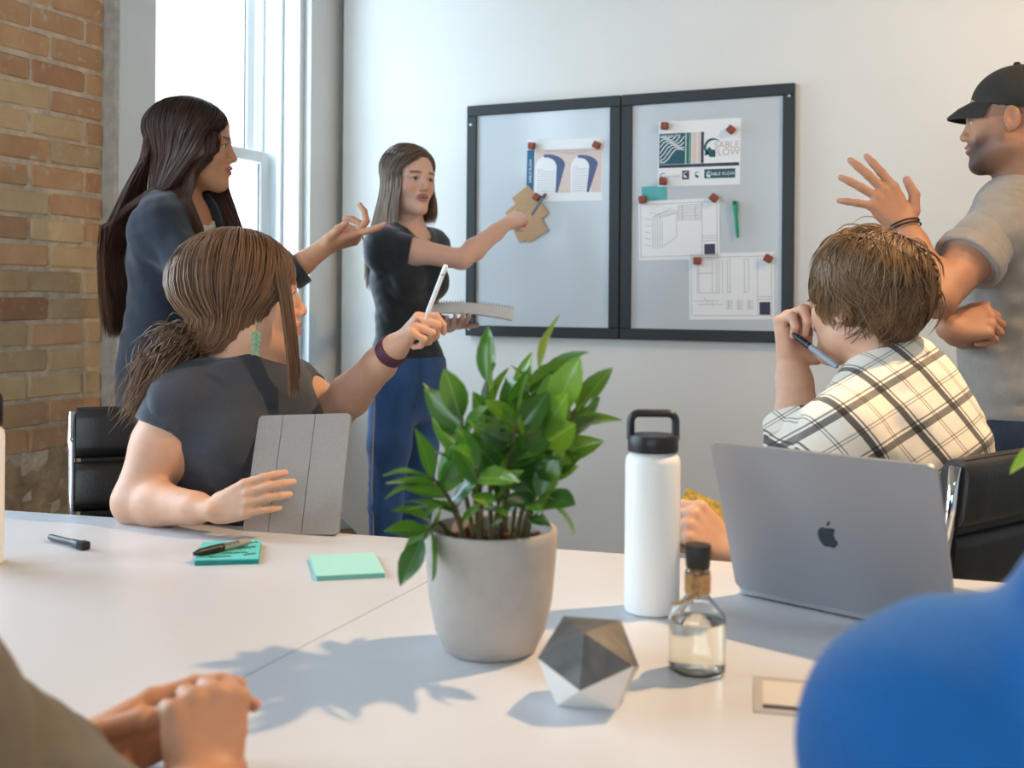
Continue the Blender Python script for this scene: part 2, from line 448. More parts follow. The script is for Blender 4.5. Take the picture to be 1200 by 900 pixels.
# building across the street, washed out by the light
mat('street_brick', (188, 170, 160), 0.9, var=.05, scale=2)
mat('street_stone', (206, 210, 214), 0.9, var=.03, scale=1)
mat('street_glass', (150, 165, 178), 0.2)
bd = thing('street_building', 'pale brick building across the street seen through the sash window', 'building', (-9.0, 6.0, -4))
bb = MB().box((-10.5, 5.6, 1.0), (3.0, 3.4, 10)); bb.build('facade', 'street_stone', bd, world=True)
MB().box((-8.85, 9.2, 2.0), (1.6, 1.4, 12)).build('pier', 'street_brick', bd, world=True)
MB().box((-8.85, 9.2, 2.95), (1.8, 1.6, .25), bev=.05).build('ledge', 'street_brick', bd, world=True)
for yy in (4.6, 5.6, 6.6):
    for zz in (-.2, 2.2):
        f = MB().box((-8.98, yy, zz), (.06, .6, 1.2)).build('window', 'street_stone', bd, world=True)
        MB().box((-8.94, yy, zz), (.04, .5, 1.1)).build('pane', 'street_glass', f, world=True)

# ceiling spotlights' housings
mat('lamp_black', (30, 30, 32), 0.4)
mat('lamp_glow', (255, 220, 180), 0.4)
lg = MATS['lamp_glow'].node_tree.nodes['Principled BSDF']; lg.inputs['Emission Color'].default_value = (1, .75, .45, 1); lg.inputs['Emission Strength'].default_value = 6
for k, (p, (t, tz), e, r) in enumerate(SPOTS):
    sl = thing('ceiling_spotlight', ['black ceiling spotlight above the laptop', 'black ceiling spotlight near the right wall', 'black ceiling spotlight behind the camera'][k], 'lamp', (p.x, p.y, CEIL), 0, 'ceiling spotlights')
    MB().lathe([(.05, 0), (.05, -.02), (.012, -.025), (.012, -.10)], n=20).build('stem', 'lamp_black', sl, 40)
    loc = Vector((0, 0, -.30)); d = (Vector((t.x, t.y, tz)) - Vector((p.x, p.y, CEIL - .30))).normalized()
    R = d.to_track_quat('Z', 'Y').to_matrix()
    MB().lathe([(.0, -.22), (.06, -.22), (.07, -.20), (.075, -.02), (.068, -.02), (.066, -.05), (.064, -.06), (0, -.062)], loc, 24, R).build('housing', 'lamp_black', sl, 40)
# ------------------------------------------------------------------ conference table
mat('table_white', (202, 205, 211), 0.32, var=0.012, scale=4, spec=0.5)
mat('table_edge', (205, 200, 194), 0.5)
mat('steel_dark', (58, 60, 64), 0.35, metal=0.8)
mat('aluminium', (176, 178, 180), 0.32, metal=1.0)
mat('black_plastic', (24, 25, 27), 0.42)
mat('hatch_metal', (186, 180, 172), .45, metal=.25)
mat('chrome', (225, 228, 232), 0.08, metal=1.0)
F1, F2 = T(10, 600), T(1130, 681)
F1.z = F2.z = 0; e_ = (F2 - F1).normalized(); nrm = Vector((e_.y, -e_.x, 0))       # toward the camera
if nrm.dot(F1) > 0: nrm = -nrm
S1, S2 = T(500, 682), T(240, 817); S1.z = S2.z = 0
sd = (S1 - S2).normalized()
A0 = F1 - e_ * 0.55; A1 = F2 + e_ * 0.42
Wd = 1.12
poly = []
for k in range(0, 9):
    t = k / 8; poly.append(A0.lerp(A1, t) - nrm * (0.02 * math.sin(math.pi * t)))
N1 = C(1.02, .80); N0 = C(-1.55, .98)
for k in range(0, 9):
    t = k / 8; poly.append(N1.lerp(N0, t) + nrm * (0.02 * math.sin(math.pi * t)))
def clip(pl, p, n):
    out = []
    for i in range(len(pl)):
        a, b = pl[i], pl[(i + 1) % len(pl)]
        da, db = (a - p).dot(n), (b - p).dot(n)
        if da <= 0: out.append(a)
        if da * db < 0: out.append(a + (b - a) * (da / (da - db)))
    return out
sn = Vector((sd.y, -sd.x, 0))
tc_ = sum(poly, Vector()) / len(poly)
table = thing('conference_table', 'large white boat-shaped conference table with a seam across the middle', 'table', (tc_.x, tc_.y, 0))
for sgn in (1, -1):
    pl = clip(poly, S1 - sn * sgn * 0.0012, sn * sgn)
    q = MB().prism([(v.x, v.y) for v in pl], TABZ - .028, TABZ)
    q.build('top_panel', 'table_white', table, world=True)
    c0 = sum(pl, Vector()) / len(pl)
    # pedestal leg under each panel
    ax = frame(e_, -nrm, (0, 0, 1), (c0.x, c0.y, 0))
    lg_ = MB(); R3 = ax.to_3x3()
    lg_.box((c0.x, c0.y, .38), (.5, .07, .66), R3, bev=.008)
    lg_.build('leg', 'steel_dark', table, world=True)
    MB().box((c0.x, c0.y, .02), (.12, .75, .04), R3, bev=.01).build('foot', 'steel_dark', table, world=True)
q = MB().box((tc_.x, tc_.y, TABZ - .055), (1.2, .06, .05), frame(e_, -nrm, (0, 0, 1), (0, 0, 0)).to_3x3()); q.build('beam', 'steel_dark', table, world=True)
# flush cable hatch let into the table top
h0, h1, h2, h3 = T(900, 796), T(985, 803), T(968, 846), T(883, 835)
hx = (h1 - h0).normalized(); hy = (h0 - h3); hy = (hy - hx * hy.dot(hx)).normalized()
hw, hh = .088, (h0 - h3).length
hm = frame(hx, hy, (0, 0, 1), h3)
fr = MB()
b_ = .009
for (x0, x1, y0, y1) in ((0, hw, 0, b_), (0, hw, hh - b_, hh), (0, b_, b_, hh - b_), (hw - b_, hw, b_, hh - b_)):
    fr.prism([(x0, y0), (x1, y0), (x1, y1), (x0, y1)], -.001, .0022, hm)
hatch = fr.build('cable_hatch', 'hatch_metal', table, world=True)
MB().prism([(b_, b_ + .014), (hw - b_, b_ + .014), (hw - b_, hh - b_), (b_, hh - b_)], -.001, .0016, hm).build('hatch_lid', 'table_edge', hatch, world=True)
MB().prism([(b_, b_), (hw - b_, b_), (hw - b_, b_ + .014), (b_, b_ + .014)], -.001, .0006, hm).build('cable_slot', 'black_plastic', hatch, world=True)

# ------------------------------------------------------------------ flasks
mat('flask_white', (238, 238, 236), 0.42, bump=.02, bscale=400)
def flask(px, d, label):
    b = P(px, 0, d); f = thing('water_flask', label, 'flask', (b.x, b.y, TABZ), PHI, 'white insulated flasks')
    r = .0362
    MB().lathe([(0, 0), (r - .005, 0), (r - .001, .002), (r, .006), (r, .196), (r - .0015, .203), (r - .006, .2075), (r - .008, .2085), (r - .008, .2105), (0, .2105)], n=56).build('body', 'flask_white', f, 35)
    cap = MB().lathe([(r - .007, .2105), (r - .004, .2105), (r - .003, .2125), (r - .003, .229), (r - .005, .2325), (.02, .2335), (0, .2335)], n=56).build('cap', 'black_plastic', f, 35)
    pts = []
    hw2, z0, z1, cr = r - .0065, .226, .2605, .011
    pts.append((-hw2, 0, z0))
    for k in range(7): a = math.pi - k / 6 * math.pi / 2; pts.append((-hw2 + cr + cr * math.cos(a), 0, z1 - cr + cr * math.sin(a)))
    for k in range(7): a = math.pi / 2 - k / 6 * math.pi / 2; pts.append((hw2 - cr + cr * math.cos(a), 0, z1 - cr + cr * math.sin(a)))
    pts.append((hw2, 0, z0))
    q = MB(); v0 = len(q.v); q.tube(pts, .0052, 10)
    q.v = [(x, y * 1.6, z) for x, y, z in q.v]
    q.build('carry_loop', 'black_plastic', cap, 50)
    return f
flask(769.5, 1.44, 'white steel flask with black loop cap standing beside the potted plant')
flask(-20.5, 1.66, 'white steel flask cut off by the left edge of the photo')

# ------------------------------------------------------------------ glass bottle
mat('bottle_glass', (254, 255, 255), 0.0)
bn = MATS['bottle_glass'].node_tree.nodes['Principled BSDF']; bn.inputs['Transmission Weight'].default_value = 1.0; bn.inputs['IOR'].default_value = 1.36
mat('bottle_liquid', (255, 251, 236), 0.0)
bn = MATS['bottle_liquid'].node_tree.nodes['Principled BSDF']; bn.inputs['Transmission Weight'].default_value = 1.0; bn.inputs['IOR'].default_value = 1.34
mat('stopper_black', (34, 30, 28), 0.55)
mat('cork_brown', (150, 104, 62), 0.8, var=.25, scale=120)
mat('twine', (186, 144, 94), 0.9, var=.2, scale=300)
b = P(823, 0, 1.203); bo = thing('glass_bottle', 'small clear glass bottle with pale liquid, twine bow and black stopper', 'bottle', (b.x, b.y, TABZ), PHI)
R_ = .0312
outer = [(0, .0), (R_ - .006, 0), (R_ - .001, .003), (R_, .008), (R_, .060), (R_ - .0015, .066), (R_ - .008, .074), (.0165, .080), (.0125, .086), (.0118, .092), (.0118, .104), (.0135, .106), (.0135, .113), (.012, .115)]
inner = [(.0100, .115), (.0100, .09), (.0148, .0785), (R_ - .0098, .0725), (R_ - .0026, .0645), (R_ - .0018, .058), (R_ - .0018, .010), (R_ - .005, .006), (0, .0045)]
MB().lathe(outer + inner, n=56).build('glass_body', 'bottle_glass', bo, 50)
MB().lathe([(0, .0040), (R_ - .0046, .0056), (R_ - .0014, .0100), (R_ - .0014, .0578), (R_ - .0014, .058), (0, .058)], n=48).build('liquid', 'bottle_liquid', bo, 50)
st_ = MB().lathe([(0, .116), (.0125, .116), (.0132, .118), (.0145, .139), (.014, .141), (0, .141)], n=40).build('stopper', 'stopper_black', bo, 40)
MB().lathe([(0, .095), (.0088, .095), (.0093, .116), (0, .116)], n=24).build('cork', 'cork_brown', st_, 40)
tw = MB()
for k in range(9):
    z = .0895 + k * .00235
    pts = [((.0130) * math.cos(a), (.0130) * math.sin(a), z + .0004 * math.sin(a)) for a in [2 * math.pi * i / 28 for i in range(28)]]
    tw.tube(pts, .00155, 6, closed=True)
two = tw.build('twine_wrap', 'twine', bo, True)
q = MB()
cu = lambda ps: q.tube([Vector(p) for p in ps], .0016, 6)
cu([(-.006, -.0135, .108), (-.012, -.019, .100), (-.010, -.021, .092), (-.005, -.0165, .094), (-.003, -.0145, .102)])
cu([(-.007, -.0135, .106), (-.010, -.016, .088), (-.009, -.018, .081)])
cu([(-.004, -.0145, .094), (-.016, -.021, .085), (-.026, -.024, .0815), (-.032, -.026, .083)])
cu([(-.009, -.013, .112), (-.004, -.015, .098), (-.002, -.0165, .087)])
q.build('twine_bow', 'twine', two, True)

# ------------------------------------------------------------------ icosahedron paperweight
m = mat('grey_marble', (62, 60, 58), 0.5, rgb2=(104, 102, 98), scale=14, stretch=(1, 3.5, 1), detail=8)
nn = node_of(m, 'TEX_NOISE'); nn.inputs['Distortion'].default_value = 1.2
mat('white_stone', (224, 218, 210), 0.55, var=.03, scale=30)
g = (1 + 5 ** .5) / 2
iv = [Vector(p).normalized() for p in ((-1, g, 0), (1, g, 0), (-1, -g, 0), (1, -g, 0), (0, -1, g), (0, 1, g), (0, -1, -g), (0, 1, -g), (g, 0, -1), (g, 0, 1), (-g, 0, -1), (-g, 0, 1))]
ifc = [(0, 11, 5), (0, 5, 1), (0, 1, 7), (0, 7, 10), (0, 10, 11), (1, 5, 9), (5, 11, 4), (11, 10, 2), (10, 7, 6), (7, 1, 8), (3, 9, 4), (3, 4, 2), (3, 2, 6), (3, 6, 8), (3, 8, 9), (4, 9, 5), (2, 4, 11), (6, 2, 10), (8, 6, 7), (9, 8, 1)]
fn = (iv[0] + iv[11] + iv[5]).normalized()
Rq = fn.rotation_difference(Vector((0, 0, -1))).to_matrix()
iv = [Rq @ v * .0565 for v in iv]; zmin = min(v.z for v in iv)
bp = T(690, 823); ico = thing('icosahedron_paperweight', 'faceted stone icosahedron, grey marble above and white below', 'paperweight', (bp.x, bp.y, TABZ), 0)
iv = [Vector((v.x, v.y, (v.z - zmin) * .90)) for v in iv]
zc = sum(v.z for v in iv) / 12
lowmid = sorted(iv, key=lambda v: v.z)[3]; tocam = -Vector((bp.x, bp.y, 0))
ico.rotation_euler.z = math.atan2(tocam.y, tocam.x) - math.atan2(lowmid.y, lowmid.x) - math.radians(9)
fz = {f: sum(iv[i].z for i in f) / 3 for f in ifc}
up = [f for f in ifc if fz[f] > zc]; lo = [f for f in ifc if fz[f] <= zc]
cen = Vector((0, 0, zc))
for nm, fs, mt_ in (('marble_top', up, 'grey_marble'), ('white_base', lo, 'white_stone')):
    q = MB(); q.add(iv, fs)
    # close toward the centre so that each half is a solid
    from collections import Counter
    cnt = Counter(); dirs = {}
    for f in fs:
        for a, b2 in ((f[0], f[1]), (f[1], f[2]), (f[2], f[0])):
            cnt[frozenset((a, b2))] += 1; dirs[frozenset((a, b2))] = (a, b2)
    q.v.append(tuple(cen)); ci = len(q.v) - 1
    for e, c_ in cnt.items():
        if c_ == 1: a, b2 = dirs[e]; q.f.append((b2, a, ci)); q.m.append(0)
    q.build(nm, mt_, ico)

# ------------------------------------------------------------------ laptop
mat('laptop_grey', (152, 155, 161), 0.40, metal=0.35, bump=.01, bscale=900)
mat('laptop_mark', (72, 84, 92), 0.2, metal=0.6)
mat('screen_black', (12, 12, 14), 0.1)
mat('key_black', (22, 22, 24), 0.5)
BLp, BRp = T(863, 697), T(1122, 752)
lx = (BRp - BLp); LW = .304; lx.normalize()
ly = Vector((0, 0, 1)).cross(lx)                     # away from the camera (toward the keyboard)
if ly.dot(C(0, 1)) < 0: ly = -ly
lap = thing('laptop', 'open silver-grey laptop seen from behind its lid', 'laptop', BLp + Vector((0, 0, .0005)), math.atan2(lx.y, lx.x))
def rrect(w, h, r, n=6, x0=0, y0=0):
    out = []
    for (cx, cy, a0) in ((w - r, r, -90), (w - r, h - r, 0), (r, h - r, 90), (r, r, 180)):
        for k in range(n + 1):
            a = math.radians(a0 + 90 * k / n); out.append((x0 + cx + r * math.cos(a), y0 + cy + r * math.sin(a)))
    return out
MB().prism(rrect(LW, .212, .012), .003, .0105, Matrix.Identity(4)).build('base', 'laptop_grey', lap)
kb = MB()
for r_ in range(6):
    for c_ in range(14): kb.box((.022 + c_ * .0193 + .0045, .035 + r_ * .0175, .0108), (.0165, .015, .0012))
kb.build('keyboard', 'key_black', lap)
MB().prism(rrect(.11, .066, .004, x0=.097, y0=.14), .0105, .0109).build('trackpad', 'laptop_grey', lap)
for (x, y) in ((.02, .02), (LW - .02, .02), (.02, .19), (LW - .02, .19)): MB().lathe([(.006, 0), (.006, .003)], (x, y, 0), 14).build('foot', 'black_plastic', lap)
lean = math.radians(19)
LH = .222
lm = Matrix.Translation((0, .004, .011)) @ frame((1, 0, 0), (0, -math.sin(lean), math.cos(lean)), (0, -math.cos(lean), -math.sin(lean)), (0, 0, 0))
lid = MB().prism(rrect(LW, LH, .012), 0, .0048, lm).build('lid', 'laptop_grey', lap)
MB().prism(rrect(LW - .008, LH - .012, .008, x0=.004, y0=.008), -.0006, .0, lm).build('screen', 'screen_black', lid)
# fruit mark on the lid
def apple():
    body = [(0, .42), (.10, .46), (.26, .47), (.40, .40), (.31, .28), (.28, .12), (.33, -.06), (.44, -.16), (.36, -.34), (.22, -.48), (.10, -.48), (0, -.44), (-.10, -.48), (-.22, -.48), (-.36, -.34), (-.46, -.08), (-.46, .14), (-.38, .34), (-.24, .45), (-.10, .45)]
    leaf = [(.0, .52), (.02, .66), (.12, .77), (.20, .80), (.19, .68), (.10, .56)]
    def smooth(p):
        for _ in range(2):
            o = []
            for i in range(len(p)):
                a, b2 = p[i], p[(i + 1) % len(p)]
                o += [(.75 * a[0] + .25 * b2[0], .75 * a[1] + .25 * b2[1]), (.25 * a[0] + .75 * b2[0], .25 * a[1] + .75 * b2[1])]
            p = o
        return p
    return smooth(body), smooth(leaf)
q = MB()
for pl in apple(): q.prism([(LW * .5 + x * .030, LH * .47 + y * .030) for x, y in pl], .0046, .0051, lm)
q.build('lid_mark', 'laptop_mark', lid)['label'] = 'bitten fruit mark in the middle of the lid'

# ------------------------------------------------------------------ note pads and markers
mat('note_teal', (92, 196, 192), 0.8); mat('note_teal_side', (38, 150, 150), 0.8)
mat('note_mint', (158, 214, 204), 0.8); mat('note_mint_side', (120, 190, 180), 0.8)
mat('ink', (40, 44, 60), 0.6)
def pad(pts, h, label, top, side):
    A, B_, C_, D_ = [T(*p) for p in pts]            # TL TR BR BL of the bottom sheet
    o = thing('note_pad', label, 'note pad', D_, 0, 'sticky note pads on the table')
    n = 5
    for k in range(n):
        q = MB(); j = [Vector((random.uniform(-.0005, .0005), random.uniform(-.0005, .0005), 0)) for _ in range(4)]
        z0, z1 = TABZ + h * k / n, TABZ + h * (k + 1) / n
        q.prism([((p + jj).x, (p + jj).y) for p, jj in zip((D_, C_, B_, A), j)], z0, z1)
        q.build('sheet', top if k == n - 1 else side, o, world=True)
    return o, (A, B_, C_, D_)
np1, (A, B_, C_, D_) = pad(((237, 641), (306, 639), (303, 661), (228, 663)), .0085, 'teal sticky note pad with scribbles under the black marker', 'note_teal', 'note_teal_side')
pad(((363, 656), (438, 653), (451, 677), (371, 681)), .0075, 'blank mint sticky note pad between seated woman and plant', 'note_mint', 'note_mint_side')
# scribbles
q = MB()
def scrib(u0, v0, u1, v1, n=14, amp=.06):
    pts = []
    for k in range(n):
        t = k / (n - 1); u = u0 + (u1 - u0) * t; v = v0 + (v1 - v0) * t + amp * math.sin(k * 1.9) * random.uniform(.3, 1)
        p = D_.lerp(C_, u).lerp(A.lerp(B_, u), v); p.z = TABZ + .0088; pts.append(p)
    q.tube(pts, .0007, 4)
scrib(.70, .80, .95, .9); scrib(.62, .55, .92, .62); scrib(.40, .30, .80, .34, 24, .05); scrib(.2, .12, .55, .16, 20, .04); scrib(.75, .2, .95, .28)
q.build('handwriting', 'ink', np1, world=True)
mat('marker_grey', (160, 158, 150), 0.5); mat('marker_silver', (150, 158, 168), 0.4)
def marker(name, label, a, b, caplen, r=.0058, body='marker_grey', capm='black_plastic', style='sharpie', cat='marker', group=None):
    """pen from cap end a to tail end b"""
    a, b = Vector(a), Vector(b); ax = (b - a); L = ax.length; R = ax.to_track_quat('Z', 'X').to_matrix()
    o = thing(name, label, cat, a, 0, group)
    l = lambda prof, nm, mt_, par=o: MB().lathe(prof, a, 20, R).build(nm, mt_, par, 40, world=True)
    l([(0, 0), (r * .45, 0), (r * .62, .004), (r * .9, .012), (r * 1.04, caplen * .6), (r * 1.08, caplen), (0, caplen)], 'cap', capm)
    l([(0, caplen), (r * .98, caplen), (r, caplen + .004), (r, L - .012), (r * .8, L - .004), (r * .55, L), (0, L)], 'barrel', body)
    l([(r * 1.01, caplen + .001), (r * 1.04, caplen + .003), (r * 1.04, caplen + .006), (r * 1.01, caplen + .008)], 'collar', capm)
    side = R @ Vector((1, 0, 0))
    return o
a = T(227, 649, TABZ + .0151); b = T(293, 634, TABZ + .0151)
mk = marker('permanent_marker', 'grey permanent marker with black cap lying on teal note pad', a, b, .048, r=.0062)
def text_on(o, txt, M, size, mt_, name='lettering', align='CENTER', ext=0.0):
    cu_ = bpy.data.curves.new(name, 'FONT'); cu_.body = txt; cu_.size = size; cu_.align_x = align; cu_.align_y = 'CENTER'; cu_.extrude = ext
    tmp = bpy.data.objects.new(name, cu_); COL.objects.link(tmp)
    bpy.context.view_layer.update()
    me = bpy.data.meshes.new_from_object(tmp)
    bpy.data.objects.remove(tmp)
    me.materials.clear(); me.materials.append(MATS[mt_]); me.transform(M)
    return link(name, me, o, True)
ax = (b - a).normalized(); up_ = Vector((0, 0, 1)); fwd_ = up_.cross(ax)
if fwd_.dot(C(0, 1)) < 0: fwd_ = -fwd_
nn_ = (up_ * .8 - fwd_ * .6).normalized(); yy_ = nn_.cross(ax)
text_on(mk, 'Sharpie', frame(ax, yy_, nn_, a.lerp(b, .62) + nn_ * .0065), .011, 'ink')
a = T(58, 634); b = T(101, 645); a.z = b.z = TABZ + .007
dm = thing('dry_erase_marker', 'thin black dry erase marker with eraser cap lying by the chair', 'marker', a, 0)
ax = (b - a); L_ = ax.length; R = ax.to_track_quat('Z', 'Y').to_matrix()
MB().lathe([(0, 0), (.004, 0), (.0052, .004), (.0052, L_ * .68), (0, L_ * .68)], a, 18, R).build('barrel', 'black_plastic', dm, 40, True)
cp = MB().lathe([(.0055, L_ * .62), (.0062, L_ * .66), (.0066, L_ * .86), (0, L_ * .86)], a, 18, R).build('cap', 'black_plastic', dm, 40, True)
mat('eraser_felt', (40, 40, 44), 0.95)
MB().box(a.lerp(b, .92), (.016, .013, L_ * .18), R, bev=.002).build('eraser', 'eraser_felt', cp, world=True)
# ------------------------------------------------------------------ whiteboards and what hangs on them
mat('board_surface', (200, 208, 214), 0.16, var=.012, scale=2.2, spec=.5)
mat('board_frame', (38, 44, 48), 0.5, bump=.05, bscale=120)
mat('screw_steel', (200, 200, 198), 0.3, metal=.8)
BL_, BM_, BR_ = on_back(549.5, 250), on_back(729, 250), on_back(931.5, 250)
zt = (on_back(551, 124.5).z + on_back(931, 99.5).z) / 2; zb = (on_back(548, 392.5).z + on_back(927.5, 402.5).z) / 2
def board(x0, x1, label, scr):
    th = .022; fw = .041
    o = thing('whiteboard', label, 'whiteboard', ((x0 + x1) / 2, WY, zb), 0, 'whiteboards on the wall')
    yc = WY - th / 2 - .004
    for nm, (a, b, c, d) in (('frame_rail', (x0, x1, zt - fw, zt)), ('frame_rail', (x0, x1, zb, zb + fw)), ('frame_stile', (x0, x0 + fw, zb + fw, zt - fw)), ('frame_stile', (x1 - fw, x1, zb + fw, zt - fw))):
        MB().box(((a + b) / 2, yc, (c + d) / 2), (b - a, th, d - c), bev=.0025).build(nm, 'board_frame', o, world=True)
    MB().box(((x0 + x1) / 2, WY - .010, (zb + zt) / 2), (x1 - x0 - 2 * fw + .006, .012, zt - zb - 2 * fw + .006)).build('writing_surface', 'board_surface', o, world=True)
    for (x, z) in scr:
        MB().lathe([(0, .0), (.0055, 0), (.0055, .0012), (.003, .0028), (0, .0032)], (x, WY - th - .004, z), 16, Matrix.Rotation(math.pi / 2, 3, 'X')).build('screw', 'screw_steel', o, 40, True)
    return o
g_ = .0025
board(BL_.x, BM_.x - g_, 'black-framed whiteboard with arch sheet and kraft card, nearer the window', [(BL_.x + .018, zt - .075), (BL_.x + .018, zb + .025)])
board(BM_.x + g_, BR_.x, 'black-framed whiteboard with three pinned sheets and green marker', [(BR_.x - .018, zt - .045), (BR_.x - .018, zb + .03)])
SURF = WY - .016
mat('paper', (238, 240, 242), 0.7); mat('paper_print_navy', (58, 62, 84), 0.7); mat('print_teal', (38, 92, 104), 0.7); mat('print_green', (36, 120, 104), 0.7)
mat('print_blush', (222, 204, 194), 0.7); mat('print_slate', (84, 100, 140), 0.7); mat('print_blue', (44, 104, 140), 0.7); mat('print_grey', (150, 152, 158), 0.7); mat('print_pale', (196, 180, 174), 0.7)
mat('kraft', (186, 152, 116), 0.85, var=.06, scale=90); mat('card_teal', (70, 166, 168), 0.6, rgb2=(110, 192, 190), scale=9)
mat('magnet_wood', (138, 66, 42), 0.6, var=.25, scale=60)
def sheet(name, label, cat, corners, group=None, off=.0, m_='paper', n=5):
    """paper whose corners are image points TL TR BR BL; returns object and map (u right, v down) -> 4x4"""
    tl, tr, br, bl = [on_back(px, py, WY - SURF + off) for px, py in corners]
    w = ((tr - tl).length + (br - bl).length) / 2; h = ((bl - tl).length + (br - tr).length) / 2
    ux = ((tr - tl) + (br - bl)).normalized(); uz = Vector((0, -1, 0)); uy = uz.cross(ux).normalized()
    c0 = (tl + tr + br + bl) / 4
    M = frame(ux, uy, uz, c0 - ux * w / 2 - uy * h / 2)
    o = thing(name, label, cat, c0 - uy * h / 2, 0, group)
    MB().prism([(0, 0), (w, 0), (w, h), (0, h)], .0003, .0011, M).build('sheet', m_, o, world=True)
    def pr(nm, mt_, polys, z=.0013):
        q = MB()
        for pl in polys: q.prism([(x * w, (1 - y) * h) for x, y in pl], .0009, z, M)
        return q.build(nm, mt_, o, world=True)
    return o, M, w, h, pr
rect = lambda x0, y0, x1, y1: [(x0, y0), (x1, y0), (x1, y1), (x0, y1)]
def lines(segs, t=.004, asp=1.4):
    out = []
    for (x0, y0, x1, y1) in segs:
        dx, dy = x1 - x0, (y1 - y0) / asp; L = math.hypot(dx, dy) or 1; nx, ny = -dy / L * t / 2, dx / L * t / 2 * asp
        out.append([(x0 + nx, y0 + ny), (x1 + nx, y1 + ny), (x1 - nx, y1 - ny), (x0 - nx, y0 - ny)])
    return out
PG = 'printed sheets on the whiteboards'
# sheet with two arches
o, M, w, h, pr = sheet('printed_sheet', 'white sheet with two navy arch figures and blue side band', 'paper', ((617, 165), (707, 161), (706, 235.5), (618, 236)), PG)
pr('side_band', 'print_blue', [rect(.0, .16, .10, .85)])
pr('blush_panel', 'print_blush', [rect(.11, .16, .985, .86)])
def arch(cx, cy, r, bot, shift, tail):
    out = [(cx - r, bot)]
    for k in range(15): a = math.pi - math.pi * k / 14; out.append((cx + r * math.cos(a), cy - r * 1.25 * math.sin(a)))
    return out + [(cx + r, bot)]
pr('arch_window', 'paper', [arch(.26, .45, .145, .86, 0, 0), arch(.72, .45, .135, .86, 0, 0)], .0015)
def crescent(cx, cy, r, tailx, boty):
    o1 = [(cx + (r + .10) * math.cos(a) + .01, cy - .04 - (r * 1.25 + .0) * math.sin(a)) for a in [math.radians(100 - 100 * k / 10) for k in range(11)]]
    i1 = [(cx + r * math.cos(a), cy - (r * 1.18) * math.sin(a)) for a in [math.radians(0 + 100 * k / 10) for k in range(11)]]
    return o1 + [(tailx + .03, boty), (tailx, boty)] + i1
pr('arch_shade', 'print_slate', [crescent(.255, .46, .145, .39, .86), crescent(.70, .46, .125, .80, .86)], .0017)
pr('text_lines', 'print_grey', [rect(.23, .185, .93, .192), rect(.40, .215, .80, .222), rect(.50, .24, .66, .247)] + [rect(.14, .48 + k * .035, .14 + (.07 if k == 0 else .24), .486 + k * .035) for k in range(11)] + [rect(.61, .45 + k * .035, .61 + (.07 if k == 0 else .215), .456 + k * .035) for k in range(12)], .0017)
text_on(o, 'SABLE FLOW', M @ Matrix.Translation((w * .05, h * .5, .0016)) @ Matrix.Rotation(math.pi / 2, 4, 'Z'), .016, 'paper')
# brand sheet
o, M, w, h, pr = sheet('printed_sheet', 'white brand sheet with SABLE FLOW lettering and teal wave panel', 'paper', ((772, 142.5), (868.5, 138.5), (867.5, 215.5), (771, 219.5)), PG)
pr('wave_panel', 'print_teal', [rect(.01, .185, .335, .66)])
wv = []
for k in range(7):
    pts = [(.02 + .05 * i, .62 - .055 * k + .05 * math.sin(i * 1.2 + k * .8) - .035 * i) for i in range(7)]
    pts = [p for p in pts if .2 < p[1] < .65 and p[0] < .33]
    wv += lines([(a[0], a[1], b[0], b[1]) for a, b in zip(pts, pts[1:])], .011)
pr('wave_lines', 'paper', wv, .0016)
text_on(o, 'SABLE FLOW', M @ Matrix.Translation((w * .15, h * .775, .0017)), .013, 'paper')
pr('stripe_teal', 'print_green', [rect(.345, .185, .385, .66), rect(.39, .185, .405, .66)])
pr('stripe_blush', 'print_blush', [rect(.415, .185, .475, .66), rect(.485, .185, .52, .66)])
pr('stripe_navy', 'paper_print_navy', [rect(.525, .185, .56, .66), rect(.01, .665, .985, .715)])
def wolf(cx, cy, s, asp):
    ring = [(cx + s * math.cos(a), cy - s * asp * math.sin(a)) for a in [math.radians(35 + 205 * k / 12) for k in range(13)]]
    ring += [(cx + s * .18 + s * .92 * math.cos(a), cy + s * .1 - s * .86 * asp * math.sin(a)) for a in [math.radians(240 - 205 * k / 12) for k in range(13)]]
    headp = [(cx - s * .75, cy + s * .35 * asp), (cx - s * .35, cy - s * .05 * asp), (cx - s * .1, cy + s * .3 * asp), (cx + s * .3, cy + s * .35 * asp), (cx + s * .35, cy + s * 1.15 * asp), (cx - s * .3, cy + s * 1.15 * asp), (cx - s * .45, cy + s * .85 * asp), (cx - s * .95, cy + s * .95 * asp)]
    return [ring, headp]
asp = w / h
for e_w in (wolf(.665, .42, .105, asp), wolf(.065, .84, .04, asp), wolf(.49, .83, .035, asp)): pr('emblem', 'print_teal', e_w, .0015)
pr('emblem_tile', 'paper_print_navy', [rect(.30, .765, .385, .90)]); [pr('emblem_white', 'paper', e_w, .0017) for e_w in (wolf(.345, .83, .032, asp), wolf(.63, .83, .035, asp))]
pr('name_tile', 'print_teal', [rect(.57, .755, .94, .895)])
text_on(o, 'SABLE FLOW', M @ Matrix.Translation((w * .78, h * .168, .0018)), .0165, 'paper')
text_on(o, 'SABLE', M @ Matrix.Translation((w * .835, h * .60, .0015)), .034, 'print_pale'); text_on(o, 'FLOW', M @ Matrix.Translation((w * .835, h * .49, .0015)), .034, 'print_pale')
text_on(o, 'SABLE FLOW', M @ Matrix.Translation((w * .17, h * .15, .0015)), .011, 'print_grey')
